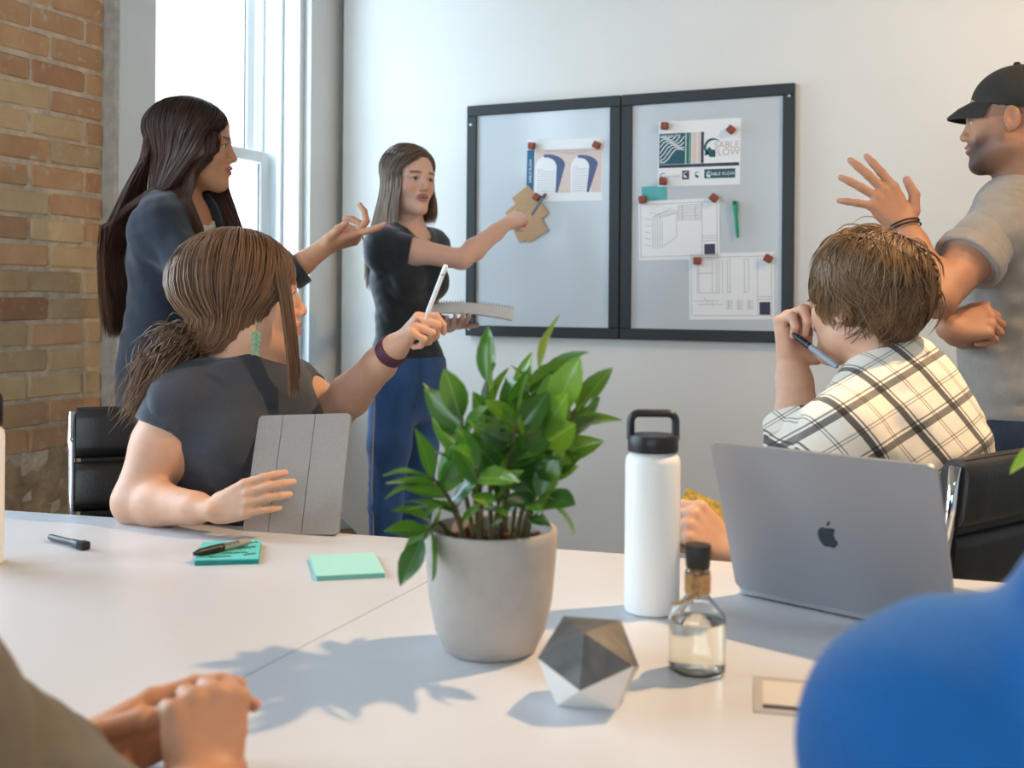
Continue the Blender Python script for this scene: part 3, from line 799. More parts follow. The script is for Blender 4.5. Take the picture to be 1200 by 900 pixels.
# frame drawing
o, M, w, h, pr = sheet('printed_sheet', 'white drawing sheet with an exploded frame sketch and parts table', 'paper', ((748.5, 236), (843.5, 231.5), (843, 303), (748, 305.5)), PG)
sg = [(.03, .06, .97, .06), (.97, .06, .97, .94), (.97, .94, .03, .94), (.03, .94, .03, .06), (.79, .06, .79, .94), (.79, .66, .97, .66), (.79, .70, .97, .70), (.79, .62, .97, .62)]
sg += [(.18, .28, .18, .80), (.21, .26, .21, .80), (.24, .28, .24, .82), (.27, .27, .27, .80), (.18, .28, .42, .14), (.21, .26, .46, .17), (.24, .28, .48, .20), (.27, .30, .48, .22), (.48, .2, .48, .62), (.27, .80, .48, .62), (.30, .34, .30, .76), (.14, .2, .28, .24)]
sg += [(.50, .10 + k * .035, .79, .10 + k * .035) for k in range(8)] + [(x, .10, x, .345) for x in (.50, .55, .71)]
sg += [(.09, .30 + k * .11, .16, .32 + k * .11) for k in range(5)]
pr('drawing', 'print_grey', lines(sg, .0045)); pr('title_block', 'paper_print_navy', [rect(.815, .755, .945, .925)])
# plan drawing
o, M, w, h, pr = sheet('printed_sheet', 'white drawing sheet with door plans, lowest on the board', 'paper', ((808.5, 298), (908, 294.5), (906.5, 375), (807, 374)), PG)
sg = [(.03, .06, .97, .06), (.97, .06, .97, .94), (.97, .94, .03, .94), (.03, .94, .03, .06), (.81, .06, .81, .94), (.81, .66, .97, .66), (.81, .70, .97, .70)]
sg += [(.10, .10, .36, .10), (.36, .10, .36, .60), (.36, .60, .10, .60), (.10, .60, .10, .10), (.12, .12, .12, .60), (.28, .12, .28, .60), (.33, .12, .33, .60), (.10, .30, .28, .30), (.40, .10, .40, .60), (.46, .12, .46, .58), (.49, .12, .49, .58), (.45, .10, .50, .10), (.45, .59, .50, .59), (.66, .12, .66, .58), (.71, .12, .71, .58), (.64, .10, .72, .10), (.64, .59, .70, .59)]
sg += [(.06, .72, .36, .72), (.10, .77, .40, .77), (.18, .66, .24, .78), (.28, .74, .28, .80)] + [(.44 + .12 * i, .72 + k * .03, .52 + .12 * i, .72 + k * .03) for i in range(3) for k in range(5)] + [(.44 + .12 * i + .03, .72, .44 + .12 * i + .03, .84) for i in range(3)]
pr('drawing', 'print_grey', lines(sg, .0042)); pr('title_block', 'paper_print_navy', [rect(.83, .74, .955, .93)])
# teal card behind the frame drawing
sheet('teal_card', 'small teal card tucked above the frame drawing sheet', 'card', ((752, 219), (782, 217), (782, 236), (752, 238)), None, -.0008, 'card_teal')
# kraft paper cross of three squares
def poly_on(px_list, off): return [on_back(px, py, WY - SURF + off) for px, py in px_list]
kr = thing('kraft_card', 'brown kraft card cut as stepped squares under the pointing hand', 'card', on_back(615, 285, .03), 0)
for off, pl in ((.002, [(619, 217), (600, 232), (604, 239), (592, 249), (608.5, 284.5), (643.5, 249)]), (.0035, [(604, 240), (622, 229), (643, 250), (634, 256), (642, 270), (620, 284), (616, 281), (609, 284.5)])):
    v = poly_on(pl, off); n = len(v)
    q = MB(); v2 = [p + Vector((0, -.0015, 0)) for p in v]
    ctr = sum(v2, Vector()) / n
    q.add(v + v2, [tuple(range(n))[::-1], tuple(range(n, 2 * n))] + [(i, (i + 1) % n, n + (i + 1) % n, n + i) for i in range(n)])
    q.build('card_square', 'kraft', kr, world=True)
# wooden cube magnets
mags = [(623, 171, 6, 'top left corner of the arch sheet'), (699, 170, 28, 'top right corner of the arch sheet'), (629, 231, 35, 'kraft card beside the pen tip'), (779, 147.5, 4, 'top left corner of the brand sheet'), (856.5, 152, 42, 'top right corner of the brand sheet'), (777, 212.5, 3, 'bottom left corner of the brand sheet'), (753, 234, -4, 'teal card corner'), (836.5, 232, 38, 'top right corner of the frame drawing'), (817, 305.5, 0, 'top left corner of the plan drawing'), (900, 303, 30, 'top right corner of the plan drawing')]
cube = MB().box((0, 0, 0), (.026, .022, .026), bev=.0025).mesh('magnet_block', 'magnet_wood')
disc = MB().lathe([(.008, 0), (.008, .002)], (0, .0108, 0), 12, Matrix.Rotation(-math.pi / 2, 3, 'X')).mesh('magnet_disc', 'screw_steel')
for px, py, an, where in mags:
    p = on_back(px, py, .03 if 'kraft' not in where else .032)
    o = thing('cube_magnet', 'small brown wooden cube magnet on the ' + where, 'magnet', p, 0, 'wooden cube magnets'); o.rotation_euler = (0, math.radians(an), 0)
    link('block', cube, o); link('disc', disc, o)
# green marker with magnet cap
mat('marker_green', (28, 158, 120), 0.4); mat('marker_green_dark', (16, 96, 72), 0.4)
a, b = on_back(861, 236, .028), on_back(864.5, 279, .028)
gm = thing('green_marker', 'green dry erase marker stuck upright on the whiteboard', 'marker', a, 0)
ax = (b - a).normalized(); R = ax.to_track_quat('Z', 'Y').to_matrix(); L_ = (b - a).length
gc = MB().lathe([(0, .004), (.007, .004), (.0095, .012), (.0095, .03), (.0065, .05), (0, .05)], a, 18, R).build('cap', 'marker_green', gm, 40, True)
MB().box(a + ax * .006, (.021, .014, .014), R, bev=.002).build('cap_eraser', 'marker_green_dark', gc, world=True)
MB().lathe([(0, .046), (.0062, .046), (.0062, L_ - .02), (.005, L_ - .018), (.005, L_ - .002), (0, L_)], a, 18, R).build('barrel', 'marker_green', gm, 40, True)
# ------------------------------------------------------------------ smooth solid modelling: blended primitives -> one continuous surface
F32 = np.float32
def V3(p): return np.array([p[0], p[1], p[2]], dtype=float)
def unit(v):
    v = np.asarray(v, float); return v / (np.linalg.norm(v) + 1e-12)
class Solid:
    def __init__(s): s.ops = []
    def copy(s):
        o = Solid(); o.ops = list(s.ops); return o
    # ---- primitives
    def cone(s, a, b, r1, r2, k=.02, sq=None, op='add'):
        """tapered capsule; sq=(axis, factor) flattens its section along axis"""
        a, b = V3(a), V3(b); r = max(r1, r2)
        s.ops.append((op, 'cone', (a, b, r1, r2, sq), k, np.minimum(a, b) - r, np.maximum(a, b) + r)); return s
    def chain(s, pts, rs, k=.02, sq=None):
        for i in range(len(pts) - 1): s.cone(pts[i], pts[i + 1], rs[i], rs[i + 1], k, sq)
        return s
    def ell(s, c, r, ax=None, k=.02, op='add'):
        c = V3(c); ax = np.eye(3) if ax is None else np.array([V3(q) for q in ax])      # rows are axes
        r = np.array(r, float); ext = np.abs(ax.T) @ r
        s.ops.append((op, 'ell', (c, r, ax), k, c - ext, c + ext)); return s
    def cut(s, p, n, lo=None, hi=None, k=.004):
        """remove the side the normal points to (inside the optional box)"""
        s.ops.append(('cut', 'plane', (V3(p), unit(n)), k, None if lo is None else V3(lo), None if hi is None else V3(hi))); return s
    def fcyl(s, p, axis, r, length, k=.003, op='sub'):
        """flat-ended cylinder from p along axis"""
        p = V3(p); a = unit(V3(axis)); e = p + a * length
        s.ops.append((op, 'fcyl', (p, a, r, length), k, np.minimum(p, e) - r, np.maximum(p, e) + r)); return s
    def warp(s, fn): s.ops.append(('warp', fn, None, 0, None, None)); return s
    def bounds(s):
        lo = np.min([o[4] for o in s.ops if o[0] == 'add'], 0); hi = np.max([o[5] for o in s.ops if o[0] == 'add'], 0)
        return lo, hi
    # ---- evaluation
    def grid(s, h, lo=None, hi=None):
        l, u = s.bounds(); l = l - 4 * h; u = u + 4 * h
        if lo is not None: l = np.maximum(l, lo); u = np.minimum(u, hi)
        n = np.ceil((u - l) / h).astype(int) + 1
        X = [(l[i] + h * np.arange(n[i])).astype(F32) for i in range(3)]
        D = np.full(n, .5, F32)
        for op, kind, par, k, bl, bh in s.ops:
            if op == 'warp':
                D += kind(X[0][:, None, None], X[1][None, :, None], X[2][None, None, :]).astype(F32); continue
            if bl is None: sl = [slice(None)] * 3
            else:
                pad = k + 3 * h + .006
                i0 = np.clip(np.floor((bl - pad - l) / h).astype(int), 0, n); i1 = np.clip(np.ceil((bh + pad - l) / h).astype(int) + 1, 0, n)
                if np.any(i1 <= i0): continue
                sl = [slice(i0[i], i1[i]) for i in range(3)]
            x = X[0][sl[0]][:, None, None]; y = X[1][sl[1]][None, :, None]; z = X[2][sl[2]][None, None, :]
            W = D[tuple(sl)]
            if kind == 'cone':
                a, b, r1, r2, sq = par
                ba = b - a; l2 = float(ba @ ba) + 1e-9
                px, py, pz = x - F32(a[0]), y - F32(a[1]), z - F32(a[2])
                t = np.clip((px * F32(ba[0]) + py * F32(ba[1]) + pz * F32(ba[2])) / F32(l2), 0, 1)
                vx, vy, vz = px - t * F32(ba[0]), py - t * F32(ba[1]), pz - t * F32(ba[2])
                q2 = vx * vx + vy * vy + vz * vz
                m = 1.0
                if sq is not None:
                    nx = unit(V3(sq[0])); f = sq[1]
                    dn = vx * F32(nx[0]) + vy * F32(nx[1]) + vz * F32(nx[2])
                    q2 = q2 + dn * dn * F32(1 / (f * f) - 1); m = min(1.0, (1 + f) / 2)
                d = (np.sqrt(q2) - (F32(r1) + t * F32(r2 - r1))) * F32(m)
            elif kind == 'ell':
                c, r, ax = par
                px, py, pz = x - F32(c[0]), y - F32(c[1]), z - F32(c[2])
                k0 = 0; k1 = 0
                for i in range(3):
                    q = px * F32(ax[i][0]) + py * F32(ax[i][1]) + pz * F32(ax[i][2])
                    k0 = k0 + (q / F32(r[i])) ** 2; k1 = k1 + (q / F32(r[i] ** 2)) ** 2
                k0 = np.sqrt(k0); d = k0 * (k0 - 1) / np.maximum(np.sqrt(k1), F32(1e-4))
            elif kind == 'fcyl':
                p, a, r, ln = par
                px, py, pz = x - F32(p[0]), y - F32(p[1]), z - F32(p[2])
                t = px * F32(a[0]) + py * F32(a[1]) + pz * F32(a[2])
                rad = np.sqrt(np.maximum(px * px + py * py + pz * pz - t * t, 0)) - F32(r)
                d = np.maximum(np.maximum(rad, -t), t - F32(ln))
            else:
                p, nr = par
                d = (x - F32(p[0])) * F32(nr[0]) + (y - F32(p[1])) * F32(nr[1]) + (z - F32(p[2])) * F32(nr[2])
            kk = F32(max(k, 1e-4))
            if op == 'add':
                hh = np.clip(.5 + .5 * (d - W) / kk, 0, 1); R = d + (W - d) * hh - kk * hh * (1 - hh)
            else:                                   # sub / cut : smooth max
                dd = -d if op == 'sub' else d
                hh = np.clip(.5 - .5 * (dd - W) / kk, 0, 1); R = dd + (W - dd) * hh + kk * hh * (1 - hh)
            D[tuple(sl)] = R
        return D, l, n
    def surf(s, h, lo=None, hi=None):
        D, l, n = s.grid(h, lo, hi)
        S = D < 0
        c = np.zeros(n - 1, np.int8)
        off = [(i, j, k) for i in (0, 1) for j in (0, 1) for k in (0, 1)]
        nx, ny, nz = n
        for i, j, k in off: c += S[i:nx - 1 + i, j:ny - 1 + j, k:nz - 1 + k]
        act = (c > 0) & (c < 8)
        ids = np.argwhere(act)
        vid = np.full(n - 1, -1, np.int32); vid[act] = np.arange(len(ids))
        acc = np.zeros((len(ids), 3)); cnt = np.zeros(len(ids))
        val = {o: D[ids[:, 0] + o[0], ids[:, 1] + o[1], ids[:, 2] + o[2]] for o in off}
        for o in off:
            for axi in range(3):
                if o[axi]: continue
                o2 = list(o); o2[axi] = 1; o2 = tuple(o2)
                a, b = val[o], val[o2]; m = (a < 0) != (b < 0)
                t = a[m] / (a[m] - b[m])
                pt = np.repeat(np.array([o], float), m.sum(), 0); pt[:, axi] += t
                acc[m] += pt; cnt[m] += 1
        verts = l + h * (ids + acc / np.maximum(cnt, 1)[:, None])
        quads = []
        for axi in range(3):
            sl0 = [slice(1, -1)] * 3; sl1 = [slice(1, -1)] * 3
            sl0[axi] = slice(0, -1); sl1[axi] = slice(1, None)
            A, B = S[tuple(sl0)], S[tuple(sl1)]
            for flip in (False, True):
                e = np.argwhere((A & ~B) if not flip else (~A & B))
                if len(e) == 0: continue
                base = e.copy(); o1, o2 = (axi + 1) % 3, (axi + 2) % 3
                base[:, o1] += 1; base[:, o2] += 1
                q = []
                for (u, w) in ((-1, -1), (0, -1), (0, 0), (-1, 0)):
                    cc = base.copy(); cc[:, o1] += u; cc[:, o2] += w
                    cc = np.minimum(cc, np.array(n) - 2)
                    q.append(vid[cc[:, 0], cc[:, 1], cc[:, 2]])
                q = np.stack(q, 1)
                if flip: q = q[:, ::-1]
                quads.append(q[(q >= 0).all(1)])
        return verts, (np.concatenate(quads) if quads else np.zeros((0, 4), int))
    def surf_multi(s, h, fine=()):
        """coarse surface with finer patches inside spheres (centre, radius, h)"""
        v, q = s.surf(h)
        Vs, Qs = [], []
        if fine:
            cen = v[q].mean(1); keep = np.ones(len(q), bool)
            for c, r, hf in fine: keep &= np.linalg.norm(cen - V3(c), axis=1) > r
            q = q[keep]
        Vs.append(v); Qs.append(q); o = len(v)
        for i, (c, r, hf) in enumerate(fine):
            c = V3(c); v2, q2 = s.surf(hf, c - r - .02, c + r + .02)
            cen = v2[q2].mean(1); k2 = np.linalg.norm(cen - c, axis=1) < r + h * .9
            for c3, r3, h3 in fine[:i]: k2 &= np.linalg.norm(cen - V3(c3), axis=1) > r3
            q2 = q2[k2]
            Vs.append(v2); Qs.append(q2 + o); o += len(v2)
        v = np.concatenate(Vs); q = np.concatenate(Qs)
        used = np.zeros(len(v), bool); used[q.ravel()] = True
        rem = np.cumsum(used) - 1
        return v[used], rem[q]
def np_mesh(name, v, q, mats, cols=None, extra=None, midx=None):
    me = bpy.data.meshes.new(name)
    nv, nf = len(v), len(q); w = q.shape[1]
    me.vertices.add(nv); me.vertices.foreach_set('co', np.asarray(v, np.float32).ravel())
    me.loops.add(nf * w); me.loops.foreach_set('vertex_index', np.asarray(q, np.int32).ravel())
    me.polygons.add(nf); me.polygons.foreach_set('loop_start', np.arange(0, nf * w, w, dtype=np.int32)); 
    me.polygons.foreach_set('use_smooth', np.ones(nf, bool))
    for m in (mats if isinstance(mats, (list, tuple)) else [mats]): me.materials.append(MATS[m])
    if midx is not None: me.polygons.foreach_set('material_index', np.asarray(midx, np.int32))
    if cols is not None:
        a = me.color_attributes.new('tint', 'FLOAT_COLOR', 'POINT')
        a.data.foreach_set('color', np.concatenate([cols, np.ones((nv, 1))], 1).astype(np.float32).ravel())
    if extra is not None:
        a = me.attributes.new('cloth', 'FLOAT_VECTOR', 'POINT'); a.data.foreach_set('vector', np.asarray(extra, np.float32).ravel())
    me.update(); me.validate()
    return me
def smooth_mesh(v, q, it=2, lam=.5):
    e = np.concatenate([q[:, [0, 1]], q[:, [1, 2]], q[:, [2, 3]], q[:, [3, 0]]])
    for _ in range(it):
        acc = np.zeros_like(v); cnt = np.zeros(len(v))
        for a, b in ((0, 1), (1, 0)):
            for c in range(3): acc[:, c] += np.bincount(e[:, a], v[e[:, b], c], len(v))
            cnt += np.bincount(e[:, a], minlength=len(v))
        v = v + lam * (acc / np.maximum(cnt, 1)[:, None] - v)
    return v
def wrinkle(amp, freq, dirv=(0, 0, 1), seed=0.0):
    """soft fold pattern added to the cloth surface"""
    d = unit(dirv); o = unit(np.cross(d, (.3, .8, .52))); p = np.cross(d, o)
    def fn(x, y, z):
        a = (x * d[0] + y * d[1] + z * d[2]) * freq; b = (x * o[0] + y * o[1] + z * o[2]) * freq; c = (x * p[0] + y * p[1] + z * p[2]) * freq
        w = np.sin(a * 1.0 + 1.7 * np.sin(b * .55 + seed) + 1.3 * np.sin(c * .6 + 2 * seed))
        w2 = np.sin(a * 2.3 + 1.9 * np.sin(b * 1.1 - seed) + c * .8 + 1.5)
        return amp * (.65 * w * np.abs(w) + .35 * w2 * (np.sin(b * .7 + c * .5 + seed) > -.2))
    return fn

# ------------------------------------------------------------------ human anatomy
def axes(fwd, up):
    f = unit(V3(fwd)); u = V3(up); u = unit(u - f * (u @ f)); r = np.cross(f, u)          # r = the person's right
    return r, f, u
class Head:
    """local frame: x right, y forward, z up; origin between the eyes' level and the ear canal"""
    def __init__(s, c, fwd, up=(0, 0, 1), scale=1.0, male=False):
        s.c = V3(c); s.r, s.f, s.u = axes(fwd, up); s.s = scale; s.male = male
        s.A = np.array([s.r, s.f, s.u])
    def p(s, x, y, z): return s.c + (s.r * x + s.f * y + s.u * z) * s.s
    def loc(s, v): return ((v - s.c) @ s.A.T) / s.s
    def add(s, S, mouth=0.0, ears=True):
        k = s.s; E = lambda c, r, kk=.02, op='add': S.ell(s.p(*c), [q * k for q in r], s.A, kk * k, op)
        Cn = lambda a, b, r1, r2, kk=.01, op='add': S.cone(s.p(*a), s.p(*b), r1 * k, r2 * k, kk * k, None, op)
        m = 1.0 if s.male else 0.0
        E((0, -.016, .036), (.074, .096, .082), .02)
        E((0, .038, .030), (.058, .056, .066), .03)                      # forehead / brow block
        E((0, .036, -.036), (.056 + .003 * m, .056, .076), .03)          # mid face
        Cn((.042 + .004 * m, .010, -.066), (.010 + .004 * m, .072, -.098), .020 + .002 * m, .017 + .002 * m, .03)
        Cn((-.042 - .004 * m, .010, -.066), (-.010 - .004 * m, .072, -.098), .020 + .002 * m, .017 + .002 * m, .03)
        E((0, .079, -.098 - .004 * m), (.019 + .004 * m, .016, .016), .018)   # chin
        for sx in (1, -1):
            E((sx * .038, .060, -.030), (.022, .022, .024), .02)        # cheek bones
            Cn((sx * .012, .088, .020), (sx * .046, .074, .020), .010 + .003 * m, .010, .014)   # brow ridge
            E((sx * .032, .098, .001), (.019, .016, .0125), .012, 'sub')  # eye socket
            E((sx * .0315, .0765, .001), (.0142, .0135, .0132), .002)   # eyeball and lids
            Cn((sx * .046, .078, .007), (sx * .0315, .0895, .0085), .0032, .0036, .003); Cn((sx * .0315, .0895, .0085), (sx * .018, .083, .004), .0036, .0032, .003)
            Cn((sx * .045, .078, -.006), (sx * .0315, .0875, -.009), .003, .003, .004); Cn((sx * .0315, .0875, -.009), (sx * .019, .082, -.004), .003, .003, .004)
        Cn((0, .088, .014), (0, .1085, -.026), .0085, .0095, .012)      # nose
        E((0, .1085, -.030), (.0105, .0105, .0095), .006)
        for sx in (1, -1): E((sx * .0115, .098, -.034), (.0078, .0105, .0078), .005)
        E((0, .086, -.060), (.024, .018, .022), .012)                   # muzzle
        zo = .006 * mouth
        for sx in (1, -1):
            Cn((0, .1035, -.0555 + zo * .6), (sx * .0245, .0865, -.0575 + .002 * mouth), .0050, .0024, .004)
            Cn((0, .1010, -.0665 - zo), (sx * .0235, .0860, -.0595 - zo * .3), .0056, .0026, .004)
        if mouth: S.ell(s.p(0, .104, -.0605), [.0185 * k, .015 * k, .0046 * mouth * k], s.A, .002, 'sub')
        else: S.ell(s.p(0, .108, -.0605), [.019 * k, .010 * k, .0010 * k], s.A, .003, 'sub')
        if ears:
            for sx in (1, -1):
                a = np.array([s.r * .96 * sx + s.f * -.28, s.f * .96 + s.r * .28 * sx, s.u])
                S.ell(s.p(sx * .079, -.012, -.004), [.007 * k, .0185 * k, .031 * k], a, .006)
                S.ell(s.p(sx * .0865, -.010, .002), [.006 * k, .010 * k, .018 * k], a, .004, 'sub')
                S.ell(s.p(sx * .077, -.008, -.028), [.007 * k, .009 * k, .010 * k], a, .004)
    def paint(s, v, base, lips, brow=None, iris=(.06, .04, .03), beard=None, mouth=0.0, blush=None):
        """vertex tints by place on the head (skin, lips, brows, eyes, beard)"""
        L = s.loc(v); x, y, z = L[:, 0], L[:, 1], L[:, 2]
        col = np.tile(np.array(base), (len(v), 1))
        def blend(mask, c):
            col[:] = col * (1 - mask[:, None]) + np.array(c) * mask[:, None]
        sm = lambda d, w: np.clip(.5 - d / w, 0, 1)
        fr = y > .05
        inh = (np.abs(x) < .12) & (z > -.14) & (z < .14) & (y > -.14) & (y < .14)
        if blush is not None:
            for sx in (1, -1): blend(.4 * np.exp(-(((x - sx * .04) / .022) ** 2 + ((z + .03) / .02) ** 2)) * fr * inh, blush)
            blend(.4 * np.exp(-((x / .012) ** 2 + ((z + .03) / .012) ** 2)) * (y > .1) * inh, blush)
        if beard is not None:
            bl = sm(np.maximum(z + .030 - .55 * (y - .03) * 0 - np.where(y > .075, -.014, 0), -(y + .012)), .02) * inh * (z > -.15)
            bl = bl * np.clip((y + .02) / .09, .25, 1) * .9
            bl *= 1 - .9 * np.exp(-(((np.abs(x) - .05) / .015) ** 2 + ((z + .03) / .014) ** 2))
            blend(bl, beard)
        zo = .006 * mouth
        ell = lambda cx, cz, rx, rz: ((np.abs(x) - cx) / rx) ** 2 + ((z - cz) / rz) ** 2
        blend(sm(ell(0, -.0605 - zo * .2, .0250, .0098 + zo) - 1, .35) * (y > .086) * inh, lips)
        if mouth: blend(sm(ell(0, -.0605, .0180, .0042 * mouth) - 1, .4) * (y > .075) * (y < .1005) * inh, (.12, .03, .025)); blend(sm(ell(0, -.0583, .0155, .0026 * mouth) - 1, .4) * (y > .080) * (y < .100) * inh, (.85, .82, .76))
        if brow is not None:
            zb = .0235 - .10 * (np.abs(x) - .030) ** 2 / .03
            blend(.85 * sm(np.abs(z - zb) - .0036, .003) * sm(np.abs(np.abs(x) - .033) - .018, .008) * (y > .06) * inh, brow)
        er = np.linalg.norm(np.stack([np.abs(x) - .0315, y - .0765, z - .001], 1), axis=1)
        op_ = ell(.0315, .0005, .0125, .0052) - 1
        blend(sm(op_, .5) * (y > .06) * inh, (.55, .50, .47))
        blend(sm(np.hypot(np.abs(x) - .0315, z - .001) - .0062, .0022) * sm(op_, .5) * (y > .06) * inh, iris)
        blend(.9 * sm(np.abs(z - (.0075 - 28 * (np.abs(x) - .0315) ** 2)) - .0016, .0022) * (np.abs(np.abs(x) - .0315) < .0155) * (y > .06) * inh, (.03, .02, .02))
        return col
FING = [(.030, .084, .0095, (.043, .026, .021)), (.0095, .089, .0098, (.047, .030, .022)), (-.011, .084, .0093, (.043, .027, .021)), (-.030, .074, .0083, (.034, .021, .019))]
def hand(S, wrist, d, back, thumb_side, size=1.0, curl=((20, 30, 20),) * 4, spread=(8, 2, -4, -10), thumb=((.034, .022, -.006), (.062, .050, -.012), (.074, .078, -.014)), thick=1.0, rw=.026):
    """wrist point, pointing direction, back-of-hand direction, thumb side +1/-1 (sign of local x = d x back)"""
    y = unit(V3(d)); z = V3(back); z = unit(z - y * (z @ y)); x = np.cross(y, z) * thumb_side
    w = V3(wrist); L = lambda a, b, c: w + (x * a + y * b + z * c) * size
    t = thick * size
    # palm: four metacarpals and the heel of the hand
    for i, (mx, my, r, ph) in enumerate(FING):
        S.cone(L(mx * .45, .004, 0), L(mx, my, .001), .0155 * t, .0118 * t, .012 * size)
    S.cone(L(.018, .02, -.008), L(.026, .058, -.008), .0165 * t, .0125 * t, .012 * size)
    S.cone(L(-.018, .02, -.008), L(-.026, .055, -.008), .015 * t, .0115 * t, .012 * size)
    tips = []
    for i, (mx, my, r, ph) in enumerate(FING):
        sp = math.radians(spread[i])
        dirx = math.sin(sp); ang = 0.0
        p = np.array([mx, my, .001])
        rr = [r * 1.06, r * .98, r * .9, r * .76]
        for j in range(3):
            ang += math.radians(curl[i][j])
            dv = np.array([dirx * math.cos(ang), math.cos(sp) * math.cos(ang), -math.sin(ang)])
            q = p + dv * ph[j]
            S.cone(L(*p), L(*q), rr[j] * t, rr[j + 1] * t, .0035 * size if j else .007 * size)
            p = q
        tips.append(L(*p))
    tp = [(.018, .012, -.006)] + list(thumb); tr = [.0165, .0138, .0112, .0088]
    for j in range(3): S.cone(L(*tp[j]), L(*tp[j + 1]), tr[j] * t, tr[j + 1] * t, .010 * size if j == 0 else .004 * size)
    tips.append(L(*tp[3]))
    return tips, L
def arm(S, sh, el, wr, ru=.046, re=.036, rf=.041, rw=.026, k=.03, wrist_axis=None):
    sh, el, wr = V3(sh), V3(el), V3(wr)
    m = sh + (el - sh) * .45
    S.cone(sh, m, ru, ru * .97, k); S.cone(m, el, ru * .97, re, .02)
    f = el + (wr - el) * .28
    S.cone(el, f, re * .98, rf, .015); S.cone(f, el + (wr - el) * .75, rf, (rf + rw * 2) / 3, .015)
    S.cone(el + (wr - el) * .75, wr, (rf + rw * 2) / 3, rw, .015, None if wrist_axis is None else (wrist_axis, .78))
def torso(S, pel, chest, neck, side, front, sc=1.0, inf=0.0, female=True, hips=.165, waist=.125, rib=.142, shl=None, shr=None, bust=.0, flat=.70, belly=0.0):
    """pelvis, chest and neck-base points; side = the person's right; shl/shr shoulder joints"""
    pel, chest, neck = V3(pel), V3(chest), V3(neck); side, front = unit(V3(side)), unit(V3(front))
    wst = pel + (chest - pel) * .48
    sq = (front, flat)
    hip_lo = pel - unit(wst - pel) * .04
    S.cone(hip_lo, pel, (hips * .96 + inf) * sc, (hips * .98 + inf) * sc, .04, sq)
    S.cone(pel, wst, (hips * .98 + inf) * sc, (waist + inf) * sc, .04, sq)
    S.cone(wst, chest, (waist + inf) * sc, (rib + inf) * sc, .05, sq)
    up = chest + (neck - chest) * .62
    S.cone(chest, up, (rib + inf) * sc, (rib * .72 + inf) * sc, .05, (front, flat * .98))
    if belly: S.ell(wst + front * .05 * sc, [(.11 + inf) * sc, belly + inf, .13 * sc], np.array([side, front, unit(neck - pel)]), .05)
    for shj in (shl, shr):
        if shj is None: continue
        shj = V3(shj); inn = neck + (shj - neck) * .15 - unit(neck - chest) * .035
        S.cone(inn, shj + (neck - shj) * .06, (.052 + inf) * sc, (.050 + inf) * sc, .05)
        S.cone(up, shj - unit(neck - chest) * .03, (.075 + inf) * sc, (.052 + inf) * sc, .05, (front, .85))
    if bust:
        u = unit(neck - pel)
        for sx in (1, -1):
            S.ell(chest + side * sx * .068 * sc + front * (.082 * sc) - u * .005, [(.058 + inf) * sc, (bust + inf) * sc, (.062 + inf) * sc], np.array([side, front, u]), .045)
def neck_of(S, neck, head, r=.052, k=.025):
    n0 = V3(neck); h0 = head.p(0, -.022, -.052)
    S.cone(n0 - (h0 - n0) * .1, h0, r * 1.12, r * .98, k)
    for sx in (1, -1): S.cone(n0 + head.r * 0 + (head.p(sx * .03, 0, 0) - head.c) - (h0 - n0) * .12 , h0 + head.r * sx * .02, r * .8, r * .62, k)

SKIN = {}
def skin_mat(name, rgb):
    m = mat(name, rgb, 0.48, vcol='tint', var=.06, scale=70, bump=.06, bscale=420, spec=.4, sub=.12)
    SKIN[name] = np.array(lin(rgb)[:3]); return name
def nails_tint(col, v, tips, size=.008, c=(.78, .52, .46)):
    for t in tips:
        d = np.linalg.norm(v - t, axis=1); k = np.clip(1 - d / .016, 0, 1) * .35
        col[:] = col * (1 - k[:, None]) + np.array(c) * k[:, None]
    return col
# ------------------------------------------------------------------ hair made of strands
def strands(name, paths, r, mats, parent, n=4, taper=.35, mode=None):
    """paths (N, M, 3) -> one hair mesh of thin tapered locks; r scalar or (N,)"""
    paths = np.asarray(paths, float); N, M, _ = paths.shape
    t = np.gradient(paths, axis=1); t /= np.linalg.norm(t, axis=2, keepdims=True) + 1e-9
    ref = np.tile(np.array([.31, .52, .79]), (N, M, 1)); u = np.cross(t, ref); u /= np.linalg.norm(u, axis=2, keepdims=True) + 1e-9
    w = np.cross(t, u)
    prof = 1 - (1 - taper) * np.linspace(0, 1, M) ** 2.5; prof[-1] *= .3
    rr = (np.broadcast_to(np.asarray(r, float), (N,))[:, None] * prof[None, :])[..., None]
    ring = [paths + (u * math.cos(2 * math.pi * k / n) + w * math.sin(2 * math.pi * k / n)) * rr for k in range(n)]
    v = np.stack(ring, 2).reshape(-1, 3)
    base = (np.arange(N)[:, None, None] * M + np.arange(M - 1)[None, :, None]) * n
    k = np.arange(n)[None, None, :]; k2 = (k + 1) % n
    q = np.stack([base + k, base + k2, base + n + k2, base + n + k], -1).reshape(-1, 4)
    tone = rng.random(N)
    col = np.repeat(np.stack([tone] * 3, 1), M * n, 0)
    along = np.tile(np.repeat(np.linspace(0, 1, M), n), N); col[:, 1] = along
    me = np_mesh(name, v, q, mats, cols=col)
    o = link(name, me, parent, True); o['kind'] = 'stuff'
    return o
